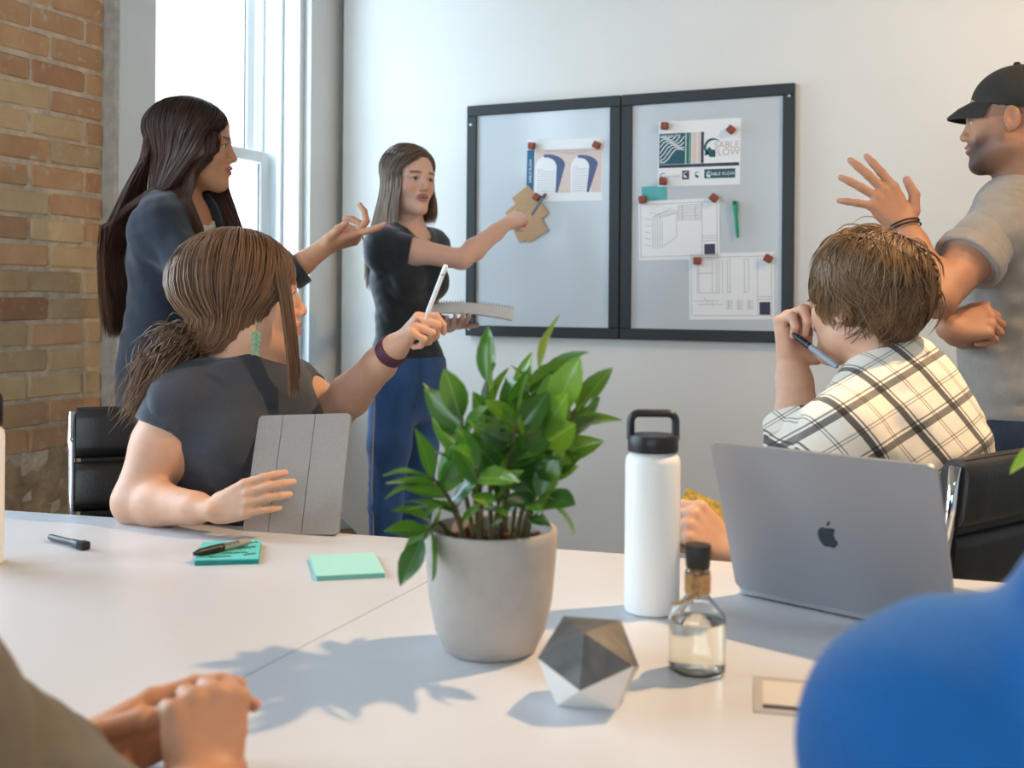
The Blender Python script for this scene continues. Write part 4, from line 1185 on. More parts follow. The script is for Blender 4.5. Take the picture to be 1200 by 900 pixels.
def hair_mat(name, dark, light, tip=None, rough=.38):
    m = mat(name, dark, rough, spec=.5)
    nt = m.node_tree; N = nt.nodes; L = nt.links; b = N['Principled BSDF']
    a = N.new('ShaderNodeAttribute'); a.attribute_name = 'tint'
    sp = N.new('ShaderNodeSeparateColor'); L.new(a.outputs['Color'], sp.inputs[0])
    mx = N.new('ShaderNodeMix'); mx.data_type = 'RGBA'; mx.inputs['A'].default_value = lin(dark); mx.inputs['B'].default_value = lin(light)
    L.new(sp.outputs[0], mx.inputs['Factor']); out = mx.outputs['Result']
    if tip:
        m2 = N.new('ShaderNodeMix'); m2.data_type = 'RGBA'; m2.inputs['B'].default_value = lin(tip)
        mm = N.new('ShaderNodeMath'); mm.operation = 'POWER'; mm.inputs[1].default_value = 2.0; L.new(sp.outputs[1], mm.inputs[0])
        mk_ = N.new('ShaderNodeMath'); mk_.operation = 'MULTIPLY'; mk_.inputs[1].default_value = .8; L.new(mm.outputs[0], mk_.inputs[0])
        L.new(mk_.outputs[0], m2.inputs['Factor']); L.new(out, m2.inputs['A']); out = m2.outputs['Result']
    L.new(out, b.inputs['Base Color'])
    return name
def bez(pts, M):
    """smooth curve through control points (N,K,3) -> (N,M,3), Catmull-Rom"""
    pts = np.asarray(pts, float); K = pts.shape[-2]
    P_ = np.concatenate([2 * pts[..., :1, :] - pts[..., 1:2, :], pts, 2 * pts[..., -1:, :] - pts[..., -2:-1, :]], -2)
    t = np.linspace(0, K - 1 - 1e-6, M); i = t.astype(int); f = (t - i)[:, None]
    p0, p1, p2, p3 = P_[..., i, :], P_[..., i + 1, :], P_[..., i + 2, :], P_[..., i + 3, :]
    return .5 * (2 * p1 + (p2 - p0) * f + (2 * p0 - 5 * p1 + 4 * p2 - p3) * f ** 2 + (3 * p1 - p0 - 3 * p2 + p3) * f ** 3)
# ------------------------------------------------------------------ people: shared materials and hair styles
skin_mat('skin_fair', (228, 186, 166)); skin_mat('skin_light', (216, 168, 140)); skin_mat('skin_tan', (198, 146, 114)); skin_mat('skin_olive', (190, 136, 104))
hair_mat('hair_ash', (70, 58, 52), (140, 120, 106), (164, 138, 114)); hair_mat('hair_dark', (28, 19, 16), (48, 31, 23), (110, 66, 40), .42); hair_mat('hair_brown', (82, 58, 40), (122, 90, 63), (136, 100, 70), .48); hair_mat('hair_sandy', (44, 30, 20), (100, 74, 50), (152, 116, 78))
LIPS = lin(190, 118, 106)[:3]; BLUSH = lin(222, 140, 122)[:3]
def head_shell(H, sgn, th, pol, a=.080, b=.104, c=.089, s=1.0):
    """point on the hair-covered skull; th: 0 side, 90 back, negative to the front; pol: polar angle from the crown"""
    x = sgn * a * np.cos(th) * np.sin(pol) * s; y = -.016 - b * np.sin(th) * np.sin(pol) * s; z = .036 + c * np.cos(pol) * s
    return np.stack([x, y, z], -1)
def to_world(H, L): return H.c + (L @ H.A) * H.s
def shell_pt(d, s):
    """unit direction(s) -> point on the hair-covered skull (local)"""
    return np.array([0, -.016, .034]) + d * np.array([.079, .103, .088]) * s[..., None]
def slerp(d0, d1, t):
    w = np.arccos(np.clip((d0 * d1).sum(-1), -.9999, .9999))[:, None, None]; t = np.asarray(t)[None, :, None]
    return (np.sin((1 - t) * w) * d0[:, None] + np.sin(t * w) * d1[:, None]) / np.sin(w)
def nvec(d): return d / np.linalg.norm(d, axis=-1, keepdims=True)
def long_hair_paths(H, N, M, drape, thmin=-42, seed=1, part=0.0, spread=.10, low=-.30, back_root=215):
    """strands from a parting over the skull, then on along drape()"""
    r_ = np.random.default_rng(seed)
    sgn = np.where(r_.random(N) < .5, -1., 1.); u = r_.random(N); th = np.radians(thmin + (97 - thmin) * u)
    lay = 1.0 + spread * r_.random(N) ** 1.5
    ra = np.radians(38 + (128 - 38) * u ** .9 + r_.normal(0, 3, N))        # elevation angle of the root along the parting, front to back
    d0 = nvec(np.stack([part * 10 + sgn * .03 + r_.normal(0, .01, N), np.cos(ra), np.sin(ra)], -1))
    d1 = nvec(np.stack([sgn * np.cos(th), -np.sin(th), low + .25 * np.clip(-np.degrees(th) / 40, 0, 1)], -1))
    g = slerp(d0, d1, np.linspace(0, 1, 6))
    lift = 1 + .05 * np.sin(np.linspace(0, 1, 6) * np.pi)
    L = shell_pt(g, lay[:, None] * lift[None, :])
    pts = to_world(H, L)
    tail = drape(H, sgn, th, pts[:, -1], lay, r_)
    full = bez(np.concatenate([pts, tail], 1), M)
    full += r_.normal(0, .0016, (N, 1, 3)) * np.linspace(0, 1, M)[None, :, None] + .0012 * np.sin(np.linspace(0, 9, M)[None, :, None] + r_.random((N, 1, 3)) * 6.28)
    return full
def scalp_tint(H, v, col, c, hl=.062, back=-.10):
    L = H.loc(v); x, y, z = L[:, 0], L[:, 1], L[:, 2]
    m = ((z > hl - .35 * np.clip(-y + .05, 0, .2)) & (y < .085 - .0 * z)) | ((y < -.025) & (z > -.030))
    m &= (np.abs(x) < .12) & (z < .2) & (y > -.2) & (y < .09) & ~((np.abs(x) > .070) & (np.abs(y + .01) < .025) & (z < .03))
    m &= z > back
    col[m] = c; return col
def person(label, base): return thing('person', label, 'person', (base[0], base[1], 0.0))
def sleeve(sh, el, t, r0, r1, wr=None):
    """a sleeve that ends in a clean hem at t along the upper arm"""
    sh, el = V3(sh), V3(el); a = unit(el - sh); S = Solid()
    S.cone(sh, sh + (el - sh) * (t + .08), r0, r1, .02)
    if wr: S.warp(wr)
    return S.cut(sh + (el - sh) * t, a)
def clothing(name, S, h, mt, parent, it=2, extra=None, fine=(), more=()):
    v, q = S.surf_multi(h, fine) if fine else S.surf(h)
    for S_ in more:
        v2, q2 = S_.surf(h); q = np.concatenate([q, q2 + len(v)]); v = np.concatenate([v, v2])
    v = smooth_mesh(v, q, it) if it else v
    me = np_mesh(name, v, q, mt, extra=extra(v) if extra else None)
    return link(name, me, parent, True)
def shoes(parent, pts, mt='shoe_black'):
    for heel, toe in pts:
        S = Solid(); heel, toe = V3(heel), V3(toe); heel[2] = toe[2] = .04
        S.cone(heel, toe, .042, .036, .02, ((0, 0, 1), .85)); S.cone(heel + [0, 0, .03], heel + [0, 0, .06], .04, .042, .02); S.cut((0, 0, .004), (0, 0, -1))
        clothing('shoe', S, .006, mt, parent)
mat('shoe_black', (28, 28, 30), .5)
mat('jeans_blue', (40, 84, 140), .85, var=.3, scale=16, bump=.25, bscale=600, sheen=.2, stretch=(1, 1, .35))
mat('jeans_dark', (38, 52, 72), .85, var=.2, scale=20, bump=.25, bscale=600)
mat('trousers_black', (26, 28, 34), .85)
mat('tee_black', (22, 32, 42), .82, var=.08, scale=30, bump=.1, bscale=300, sheen=.3)
mat('gold', (214, 170, 96), .25, metal=1.0)

# ------------------------------------------------------------------ the presenter pointing at the board
pr = person('woman in black tee and blue jeans pointing a pen at the whiteboard', P(478, 440, 3.82))
H = Head(P(479, 212, 3.80), C(.62, -.785, -.03), C(.03, 0, 1), 1.0)
front, side = C(.80, -.60), C(-.60, -.80)                               # side = her right
neck = P(478, 272, 3.83); chest = P(474, 326, 3.83); pel = P(477, 438, 3.83)
shR, shL = P(448, 287, 3.70), P(507, 288, 3.95)
elR, wrR = P(541, 304, 3.71), P(594, 262, 3.885)
elL, wrL = P(500, 374, 4.0), P(526, 382, 3.80)
hipR, knR, anR = P(461, 446, 3.76), P(452, 590, 3.75), P(449, 724, 3.80)
hipL, knL, anL = P(491, 448, 3.90), P(487, 590, 3.90), P(487, 718, 3.95)
S = Solid()
torso(S, pel, chest, neck, side, front, 1.0, -.004, hips=.150, waist=.100, rib=.120, shl=shL, shr=shR, bust=.030, flat=.74)
neck_of(S, neck, H, .047)
H.add(S, mouth=1.0, ears=False)
arm(S, shR, elR, wrR, .043, .034, .038, .024); arm(S, shL, elL, wrL, .043, .034, .038, .024)
hdir = P(618, 250, 3.96) - wrR
tipsR, LR = hand(S, wrR, hdir, C(-.25, -.75, .6), -1, .93, curl=((38, 62, 30), (58, 80, 40), (66, 88, 40), (70, 88, 45)), spread=(2, 0, -2, -5), thumb=((.028, .026, -.022), (.030, .060, -.036), (.024, .086, -.034)))
tipsL, LL = hand(S, wrL, C(.30, -.93, .12), C(.1, 0, -1), 1, .93, curl=((4, 14, 14), (5, 16, 14), (6, 18, 14), (8, 18, 14)), spread=(4, 0, -4, -8), thumb=((.036, .024, .004), (.068, .046, .010), (.094, .058, .012)))
for hip, kn, an in ((hipR, knR, anR), (hipL, knL, anL)): S.chain([hip, kn, an], [.074, .047, .034], .03)
v, q = S.surf_multi(.0065, [(H.c, .15, .0026), (LR(0, .07, 0), .11, .0026), (LL(0, .07, 0), .11, .003)])
sk = SKIN['skin_fair']; col = H.paint(v, sk, LIPS, lin(74, 54, 42)[:3], (.05, .035, .02), mouth=1.0, blush=BLUSH)
col = scalp_tint(H, v, col, lin(64, 48, 40)[:3], .078); nails_tint(col, v, tipsR + tipsL)
link('body', np_mesh('body', v, q, 'skin_fair', cols=col), pr, True)
# tee
S = Solid()
torso(S, pel, chest, neck, side, front, 1.0, .006, hips=.150, waist=.100, rib=.120, shl=shL, shr=shR, bust=.034, flat=.74)
for sh, el in ((shR, elR), (shL, elL)): S.cone(sh, V3(sh) + (V3(el) - V3(sh)) * .13, .0535, .053, .03)
S.warp(wrinkle(.0032, 52, (.3, .2, 1), .4))
S.ell(V3(neck) + V3(front) * .045 + [0, 0, .030], [.068, .085, .075], np.array([V3(side), V3(front), [0, 0, 1]]), .006, 'sub')
S.cut(V3(pel) + [0, 0, .055], (0, 0, -1))
def sleeve_cut(S, sh, el, t, w=.09):
    """end a sleeve with a clean hem at t"""
    sh, el = V3(sh), V3(el); a = unit(el - sh)
    S.fcyl(sh + (el - sh) * t, a, w, np.linalg.norm(el - sh) * max(.62 - t, .12) + .07)
clothing('tee_shirt', S, .005, 'tee_black', pr, more=[sleeve(shR, elR, .36, .054, .054, wrinkle(.002, 60, (.3, .8, .4), .4)), sleeve(shL, elL, .40, .054, .053)])
# jeans
S = Solid()
torso(S, pel, chest, neck, side, front, 1.0, .004, hips=.150, waist=.116, rib=.12, flat=.76)
for hip, kn, an in ((hipR, knR, anR), (hipL, knL, anL)): S.chain([V3(hip) - [0, 0, .01], V3(hip) * .5 + V3(kn) * .5, kn, an], [.088, .074, .058, .044], .025)
for hip in (hipR, hipL): S.ell(V3(hip) - V3(front) * .05 + [0, 0, .02], [.07, .055, .08], np.array([V3(side), V3(front), [0, 0, 1]]), .04)
S.warp(wrinkle(.0022, 60, (.2, .1, 1), 1.1))
S.cut(V3(pel) + [0, 0, .062], (0, 0, 1))
jn = clothing('jeans', S, .006, 'jeans_blue', pr)
mat('stitch', (176, 160, 130), .9)
q_ = MB()
sdv = Vector(unit(V3(side)))
pts = [Vector(hipR) + sdv * .088 + Vector((0, 0, z)) * 1.0 for z in (.05, .0)] 
for a, b, r in ((hipR, knR, .086), (knR, anR, .058)):
    for t in (.15, .5, .85): pts.append(Vector(a).lerp(Vector(b), t) + sdv * (r - .02 * t + .004))
q_.tube(pts, .0022, 5); q_.build('seam', 'stitch', jn, True, True)
wb = MB(); ring = []
cc = V3(pel) + [0, 0, .052]
for k in range(40):
    a = 2 * math.pi * k / 40; ring.append(cc + V3(side) * .121 * math.cos(a) + V3(front) * .0925 * math.sin(a))
wb.tube([Vector(p) for p in ring], .009, 6, closed=True); wb.build('waistband', 'jeans_blue', jn, True, True)
shoes(pr, [(anR, V3(anR) + V3(front) * .17), (anL, V3(anL) + V3(front) * .17)])
# necklace
nk = MB(); pts = []
for k in range(22):
    a = -1.25 + 2.5 * k / 21
    pts.append(Vector(V3(neck) + V3(side) * .062 * math.sin(a) + V3(front) * (.03 + .055 * math.cos(a)) + np.array([0, 0, .03 - .06 * math.cos(a)])))
nk.tube(pts, .0016, 5); nk.build('necklace', 'gold', pr, True, True)
# hair
def drape_pr(H, sgn, th, p, lay, r_):
    back = np.clip(np.degrees(th) / 90, -.4, 1)
    f, r, u = H.f, H.r, H.u
    L1 = p + np.array([0, 0, -.05]) + np.outer(-.012 * np.clip(back, 0, 1), f)
    ln = np.where(sgn > 0, .12 + .21 * np.clip(back + .15, 0, 1) ** 1.4, .10 + .10 * np.clip(back, 0, 1)) + r_.normal(0, .010, len(p))
    L2 = L1 + np.stack([0 * ln, 0 * ln, -ln * .55], -1) + np.outer(-.045 * np.clip(back + .25, 0, 1), f) + np.outer(sgn * .012, r)
    L3 = L1 + np.stack([0 * ln, 0 * ln, -ln], -1) + np.outer(-.095 * np.clip(back + .25, 0, 1), f) + np.outer(sgn * .014, r)
    return np.stack([L1, L2, L3], 1)
paths = long_hair_paths(H, 2600, 14, drape_pr, -40, 3, part=-.012)
strands('hair', paths, .0016, 'hair_ash', pr, 3)
# pen and notebook
mat('pen_metal', (120, 128, 138), .3, metal=.7)
tip = P(639.5, 227, 4.19); pa = P(625, 249, 4.03)
marker('marker_pen', 'slim grey pen with black cap in the presenter\'s pointing hand', tip, Vector(pa) + (Vector(pa) - tip).normalized() * .02, .045, .0062, 'pen_metal', 'black_plastic')
mat('page_white', (226, 228, 232), .7); mat('wire_black', (40, 42, 46), .4, metal=.6)
nbk = thing('spiral_notebook', 'white spiral notebook held open in the presenter\'s other hand', 'notebook', P(550, 365, 3.75))
A, B_, C_, D_ = P(506, 355, 3.86), P(603, 361, 3.83), P(600, 374, 3.66), P(500, 366, 3.68)
nz = (B_ - A).cross(D_ - A).normalized()
if nz.z < 0: nz = -nz
def sagged(u, v):
    p = A.lerp(B_, u).lerp(D_.lerp(C_, u), v); p = p.copy(); p.z += .010 * math.sin(math.pi * u); return p
for nm, o0, o1, mt_ in (('cover', -.006, -.0035, 'paper_print_navy'), ('pages', -.0035, .0, 'page_white')):
    q_ = MB(); n = 10; vv = []
    for o_ in (o0, o1):
        for i in range(n + 1):
            for j in (0, 1): vv.append(sagged(i / n, j) + nz * o_)
    k = 2 * (n + 1); ff = []
    for i in range(n):
        a = 2 * i; ff += [(a, a + 1, a + 3, a + 2), (k + a, k + a + 2, k + a + 3, k + a + 1), (a, a + 2, k + a + 2, k + a), (a + 1, k + a + 1, k + a + 3, a + 3)]
    ff += [(0, k, k + 1, 1), (2 * n, 2 * n + 1, k + 2 * n + 1, k + 2 * n)]
    q_.add(vv, ff).build(nm, mt_, nbk, 30, True)
q_ = MB()
for i in range(30):
    c0 = sagged((i + .5) / 30, .012); ex = (B_ - A).normalized(); ey = (D_ - A).normalized()
    q_.tube([c0 + (ey * math.cos(a) + nz * math.sin(a)) * .0065 for a in [2 * math.pi * t / 10 for t in range(10)]], .0011, 4, closed=True)
w_ = q_.build('spiral_wire', 'wire_black', nbk, True, True); w_['kind'] = 'stuff'
# ------------------------------------------------------------------ standing woman in a navy blazer by the window
mat('blazer_navy', (27, 35, 50), .85, var=.1, scale=60, bump=.12, bscale=500, sheen=.3)
mat('blouse_white', (222, 222, 224), .75)
w1 = person('woman in navy blazer with long dark hair gesturing beside the window', P(205, 420, 3.0))
H = Head(P(226, 171, 2.98), C(.985, .17, -.04), C(0, 0, 1), 1.0)
front, side = C(.92, -.38), C(-.38, -.92)
neck = P(211, 240, 3.0); chest = P(210, 305, 3.0); pel = P(205, 440, 3.0)
shR, shL = P(186, 264, 2.86), P(238, 262, 3.14)
elR, wrR = P(268, 372, 2.76), P(383, 288, 2.80)
elL, wrL = P(215, 372, 3.22), P(262, 400, 3.12)
S = Solid()
torso(S, pel, chest, neck, side, front, 1.0, -.004, hips=.155, waist=.118, rib=.130, shl=shL, shr=shR, bust=.03)
neck_of(S, neck, H, .048); H.add(S, mouth=.25, ears=False)
arm(S, shR, elR, wrR, .044, .036, .037, .0235); arm(S, shL, elL, wrL, .044, .036, .038, .024)
# right hand palm up, index stretched out, other fingers bent upward
tipsR, LR = hand(S, wrR, P(412, 279, 2.80) - wrR, C(.35, -.25, -.9), -1, .93, curl=((-8, 8, 6), (42, 44, 22), (62, 70, 20), (70, 72, 20)), spread=(6, 2, -4, -10), thumb=((.034, .020, -.008), (.050, .050, -.018), (.052, .074, -.026)))
tipsL, LL = hand(S, wrL, C(.8, -.5, -.2), C(.3, .5, .8), -1, .93)
hips_ = [(P(205, 452, 2.92), P(206, 640, 2.92), P(200, 815, 2.95)), (P(208, 452, 3.08), P(212, 636, 3.08), P(206, 800, 3.1))]
for a in hips_: S.chain(a, [.074, .047, .034], .03)
v, q = S.surf_multi(.0065, [(H.c, .15, .0026), (LR(0, .08, 0), .125, .0024)])
col = H.paint(v, SKIN['skin_tan'], lin(172, 100, 88)[:3], lin(40, 28, 22)[:3], (.03, .02, .015), mouth=.25)
col = scalp_tint(H, v, col, lin(34, 24, 20)[:3], .076); nails_tint(col, v, tipsR)
link('body', np_mesh('body', v, q, 'skin_tan', cols=col), w1, True)
q_ = MB(); rp = [LR(-.011 + .0105 * math.cos(a), .100, .001 + .0105 * math.sin(a)) for a in [2 * math.pi * k / 18 for k in range(18)]]
q_.tube([Vector(p) for p in rp], .0014, 5, closed=True); q_.build('ring', 'gold', w1, True, True)
# blouse, blazer, trousers
S = Solid(); torso(S, pel, chest, neck, side, front, 1.0, .004, hips=.15, waist=.118, rib=.130, shl=shL, shr=shR, bust=.034)
S.ell(V3(neck) + V3(front) * .05 + [0, 0, .02], [.07, .09, .085], np.array([V3(side), V3(front), [0, 0, 1]]), .006, 'sub'); S.cut(V3(pel), (0, 0, -1))
clothing('blouse', S, .007, 'blouse_white', w1)
S = Solid(); torso(S, pel, chest, neck, side, front, 1.0, .018, hips=.16, waist=.128, rib=.132, shl=shL, shr=shR, bust=.036)
for sh, el, wr in ((shR, elR, wrR), (shL, elL, wrL)):
    S.chain([sh, el], [.060, .050], .03); S.cone(el, V3(el) + (V3(wr) - V3(el)) * .74, .050, .043, .02)
S.warp(wrinkle(.005, 42, (.5, .2, 1), 2.0))
S.ell(V3(neck) + V3(front) * .15 + [0, 0, -.02], [.058, .135, .22], np.array([V3(side), V3(front), [0, 0, 1]]), .006, 'sub')
S.ell(V3(neck) + [0, 0, .055], [.072, .075, .055], np.array([V3(side), V3(front), [0, 0, 1]]), .006, 'sub')
S.fcyl(V3(elR) + (V3(wrR) - V3(elR)) * .70, V3(wrR) - V3(elR), .085, .12); sleeve_cut(S, elL, wrL, .62, .08)
S.cut(V3(pel) - [0, 0, .12], (0, 0, -1))
bz = clothing('blazer', S, .0055, 'blazer_navy', w1)
# rolled cuff
S = Solid(); a = unit(V3(wrR) - V3(elR)); p0 = V3(elR) + (V3(wrR) - V3(elR)) * .61
S.cone(p0, p0 + a * .035, .049, .050, .01); S.cone(p0 + a * .02, p0 + a * .09, .041, .040, .002, None, 'sub'); S.cut(p0 + a * .036, a); S.cut(p0 - a * .004, -a)
clothing('cuff', S, .003, 'blazer_navy', bz, 1)
# lapels
for sx in (1, -1):
    q_ = MB()
    f_, s_ = Vector(unit(V3(front))), Vector(unit(V3(side))) * sx; n0 = Vector(neck)
    pts = [n0 + s_ * .050 + f_ * .010 + Vector((0, 0, .030)), n0 + s_ * .085 + f_ * .055 + Vector((0, 0, -.02)), n0 + s_ * .095 + f_ * .095 + Vector((0, 0, -.09)), n0 + s_ * .055 + f_ * .135 + Vector((0, 0, -.17)), n0 + s_ * .045 + f_ * .115 + Vector((0, 0, -.08)), n0 + s_ * .048 + f_ * .060 + Vector((0, 0, -.01))]
    lapel_n = (f_ + s_ * .5).normalized() * .008
    q_.add(pts + [p + lapel_n for p in pts], [(0, 5, 4, 3, 2, 1), (6, 7, 8, 9, 10, 11)] + [(i, (i + 1) % 6, 6 + (i + 1) % 6, 6 + i) for i in range(6)])
    q_.build('lapel', 'blazer_navy', bz, False, True)
S = Solid(); torso(S, pel, chest, neck, side, front, 1.0, .008, hips=.155, waist=.12, rib=.12)
for a in hips_: S.chain(a, [.092, .062, .055], .03)
S.cut(V3(pel) + [0, 0, .08], (0, 0, 1)); clothing('trousers', S, .008, 'trousers_black', w1)
shoes(w1, [(a[2], V3(a[2]) + V3(front) * .17) for a in hips_])
bk = -V3(front)
def drape_w1(H, sgn, th, p, lay, r_):
    n = len(p); deg = np.degrees(th); backw = (deg > -32)
    N0 = V3(neck)
    ln = .40 + .10 * r_.random(n); lat = r_.uniform(-1, 1, n)
    b1 = p + np.array([0, 0, -.045]) + np.outer(.012 * np.ones(n), bk)
    # over the shoulder and down the back of the blazer
    w = np.clip((deg + 12) / 62, 0, 1)
    u2 = (deg + 50) / 147
    c1 = N0 + np.outer(-.078 + .19 * u2, bk) + np.outer(sgn * (.092 - .05 * w) + lat * .012, V3(side)) + np.array([0, 0, .040])
    b1 = np.where((deg < 60)[:, None], c1, b1)
    c2 = N0 + np.outer(.135 + .03 * r_.random(n), bk) + np.outer(lat * .055 + .045, V3(side)) + np.array([0, 0, -.04])
    c3 = N0 + np.outer(.172 + .025 * r_.random(n), bk) + np.outer(lat * .055 + .045, V3(side)) + np.array([0, 0, -.18])
    c4 = N0 + np.outer(.155 + .035 * r_.random(n), bk) + np.outer(lat * .045 + .045, V3(side)) + np.stack([0 * ln, 0 * ln, -ln + .13], -1)
    f1 = p + np.array([0, 0, -.05]); F_ = V3(front)
    fu = r_.random(n); d2 = N0 + np.outer(.010 + .095 * fu, F_) + np.outer(sgn * .085, V3(side)) + np.array([0, 0, .03])
    d3 = N0 + np.outer(.085 + .07 * fu, F_) + np.outer(sgn * .085, V3(side)) + np.array([0, 0, -.10])
    d4 = N0 + np.outer(.130 + .03 * r_.random(n), F_) + np.outer(sgn * .085, V3(side)) + np.stack([0 * ln, 0 * ln, -ln * .5 - .04], -1)
    bw = backw[:, None]
    return np.stack([np.where(bw, b1, f1), np.where(bw, c2, d2), np.where(bw, c3, d3), np.where(bw, c4, d4)], 1)
paths = long_hair_paths(H, 4600, 16, drape_w1, -52, 5, part=.0, spread=.12)
strands('hair', paths, .0016, 'hair_dark', w1, 3)

# ------------------------------------------------------------------ seated woman in charcoal tee with a tablet
mat('tee_charcoal', (54, 58, 67), .88, var=.12, scale=300, bump=.18, bscale=420, sheen=.3)
w2 = person('seated woman in charcoal tee with a low ponytail, holding tablet and stylus', P(275, 600, 2.2))
H = Head(P(284, 350, 2.06), C(.90, .42, .06), C(.05, .03, 1), 1.02)
front, side = C(.80, -.58), C(-.58, -.80)
neck = P(292, 432, 2.10); chest = P(283, 505, 2.12); pel = P(270, 650, 2.20)
shR, shL = P(217, 470, 2.03), P(338, 458, 2.26)
elR, wrR = P(160, 588, 1.985), P(252, 598, 1.865)
elL, wrL = P(391, 484, 2.20), P(464, 406, 2.06)
S = Solid()
torso(S, pel, chest, neck, side, front, 1.0, -.004, hips=.16, waist=.13, rib=.140, shl=shL, shr=shR, bust=.036, flat=.74)
neck_of(S, neck, H, .050); H.add(S, mouth=.3, ears=False)
arm(S, shR, elR, wrR, .058, .043, .039, .0235, wrist_axis=(0, 0, 1)); arm(S, shL, elL, wrL, .050, .039, .041, .026)
tipsR, LR = hand(S, wrR, P(292, 583, 1.845) - wrR, C(-.25, -.95, .28), -1, .80, curl=((14, 22, 12), (14, 24, 12), (16, 26, 14), (18, 28, 16)), spread=(3, 1, -1, -4), thumb=((.030, .020, -.026), (.044, .052, -.044), (.046, .078, -.046)))
tipsL, LL = hand(S, wrL, P(487, 380, 2.03) - wrL, C(-.75, -.25, .6), -1, .80, curl=((48, 60, 30), (66, 84, 40), (74, 88, 45), (78, 90, 45)), spread=(2, 0, -2, -4), thumb=((.034, .026, -.016), (.044, .058, -.034), (.030, .084, -.044)))
legs = [(P(255, 665, 2.18), None, None), (P(290, 665, 2.24), None, None)]
for i, (hp, _, _) in enumerate(legs):
    kn = V3(hp) + V3(front) * .40 + V3(side) * (.06 if i == 0 else -.06); kn[2] = .50; an = kn * 1.0; an[2] = .09
    hp = V3(hp); hp[2] = .52; legs[i] = (hp, kn, an); S.chain([hp, kn, an], [.082, .055, .036], .03)
v, q = S.surf_multi(.0065, [(H.c, .15, .003), (LR(0, .07, 0), .12, .0024), (LL(0, .06, 0), .11, .0024)])
v = v if True else v
col = H.paint(v, SKIN['skin_light'], LIPS, lin(74, 50, 36)[:3], mouth=.3); col = scalp_tint(H, v, col, lin(70, 48, 32)[:3], .074); nails_tint(col, v, tipsR + tipsL)
link('body', np_mesh('body', v, q, 'skin_light', cols=col), w2, True)
S = Solid(); torso(S, pel, chest, neck, side, front, 1.0, .009, hips=.16, waist=.132, rib=.142, shl=shL, shr=shR, bust=.040, flat=.74)
S.cone(V3(neck) - [0, 0, .03], V3(neck) * .3 + H.p(0, -.022, -.052) * .7, .074, .060, .03)
for sh, el, r in ((shR, elR, .064), (shL, elL, .061)): S.cone(sh, V3(sh) + (V3(el) - V3(sh)) * .08, r * .98, r * .97, .03)
S.warp(wrinkle(.004, 44, (.7, .1, 1), 3.0))
nt_ = V3(neck) * .30 + H.p(0, -.022, -.052) * .70; S.cut(nt_, V3(H.p(0, -.022, -.052)) - V3(neck), nt_ - [.09, .09, .0], nt_ + [.09, .09, .08])
S.cut(V3(pel) - [0, 0, .05], (0, 0, -1))
clothing('tee_shirt', S, .0055, 'tee_charcoal', w2, more=[sleeve(shR, elR, .32, .066, .069, wrinkle(.0025, 50, (.3, .8, .4), .4)), sleeve(shL, elL, .45, .061, .060)])
S = Solid(); torso(S, pel, chest, neck, side, front, 1.0, .004, hips=.165, waist=.13, rib=.13)
for hp, kn, an in legs: S.chain([hp, kn, an], [.098, .072, .056], .03)
S.cut(V3(pel) + [0, 0, .02], (0, 0, 1)); clothing('trousers', S, .009, 'jeans_dark', w2)
shoes(w2, [(an, an + V3(front) * .16) for _, _, an in legs])
# hair: swept back over the ears into a loose low ponytail
KN = V3(P(228, 398, 2.05))
def drape_w2(H, sgn, th, p, lay, r_):
    n = len(p); jit = r_.normal(0, .007, (n, 3))
    lowr = np.clip(1 - np.abs(np.degrees(th) - 0) / 75, 0, 1)
    m0 = p + np.outer(.034 * lowr, [0, 0, -1.]) + (KN - p) * .10
    m1 = p * .5 + KN * .5 + np.outer(.012 + .030 * lowr, [0, 0, -1.]) + jit * .8
    out = unit(KN - H.c); 
    m2 = KN + jit * 1.3
    return np.stack([m0, m1, m2], 1)
pA = long_hair_paths(H, 3200, 14, drape_w2, -46, 9, part=.004, spread=.12, low=-.85)
r_ = np.random.default_rng(4); n = 700
tipc = V3(P(172, 452, 2.04)); jit = r_.normal(0, 1, (n, 3))
a0 = KN + jit * .010; a1 = KN * .72 + tipc * .28 + jit * .022 + np.array([0, 0, .012]); a2 = KN * .35 + tipc * .65 + jit * .020 + r_.normal(0, .008, (n, 3)); a3 = tipc + jit * .017 + (tipc - KN) * (r_.random((n, 1)) * .5 - .15) + np.array([0, 0, -.02])
pB = bez(np.stack([a0, a1, a2, a3], 1), 14)
ang = r_.random(260) * 6.28; bun = []
ex = unit(np.cross(tipc - KN, (0, 0, 1))); ey = unit(np.cross(ex, tipc - KN)); ez = unit(tipc - KN)
for i in range(420):                                                    # hair wound round the knot
    ph = r_.random() * 6.28; rr = .020 + r_.random() * .010; zo = r_.normal(.012, .010)
    bun.append([KN + ez * (zo + .004 * math.sin(t * 2)) + (ex * math.cos(ph + t) + ey * math.sin(ph + t)) * rr for t in np.linspace(0, 3.6, 14)])
loose = []
for i in range(110):                                                     # loose strands in front of the ear
    sg = 1.0; x0 = .066 + r_.random() * .012; y0 = .045 + r_.random() * .022
    loose.append([H.p(sg * .04, .062, .095), H.p(sg * x0, y0, .05), H.p(sg * (x0 + .012), y0 + .006, -.02), H.p(sg * (x0 + .010), y0 + .012, -.09 - .02 * r_.random()), H.p(sg * (x0 + .004 * r_.normal()), y0 + .014, -.14 - .05 * r_.random())])
pC = bez(np.array(loose), 14)
strands('hair', np.concatenate([pA, pB, np.array(bun), pC]), .0016, 'hair_brown', w2, 3)
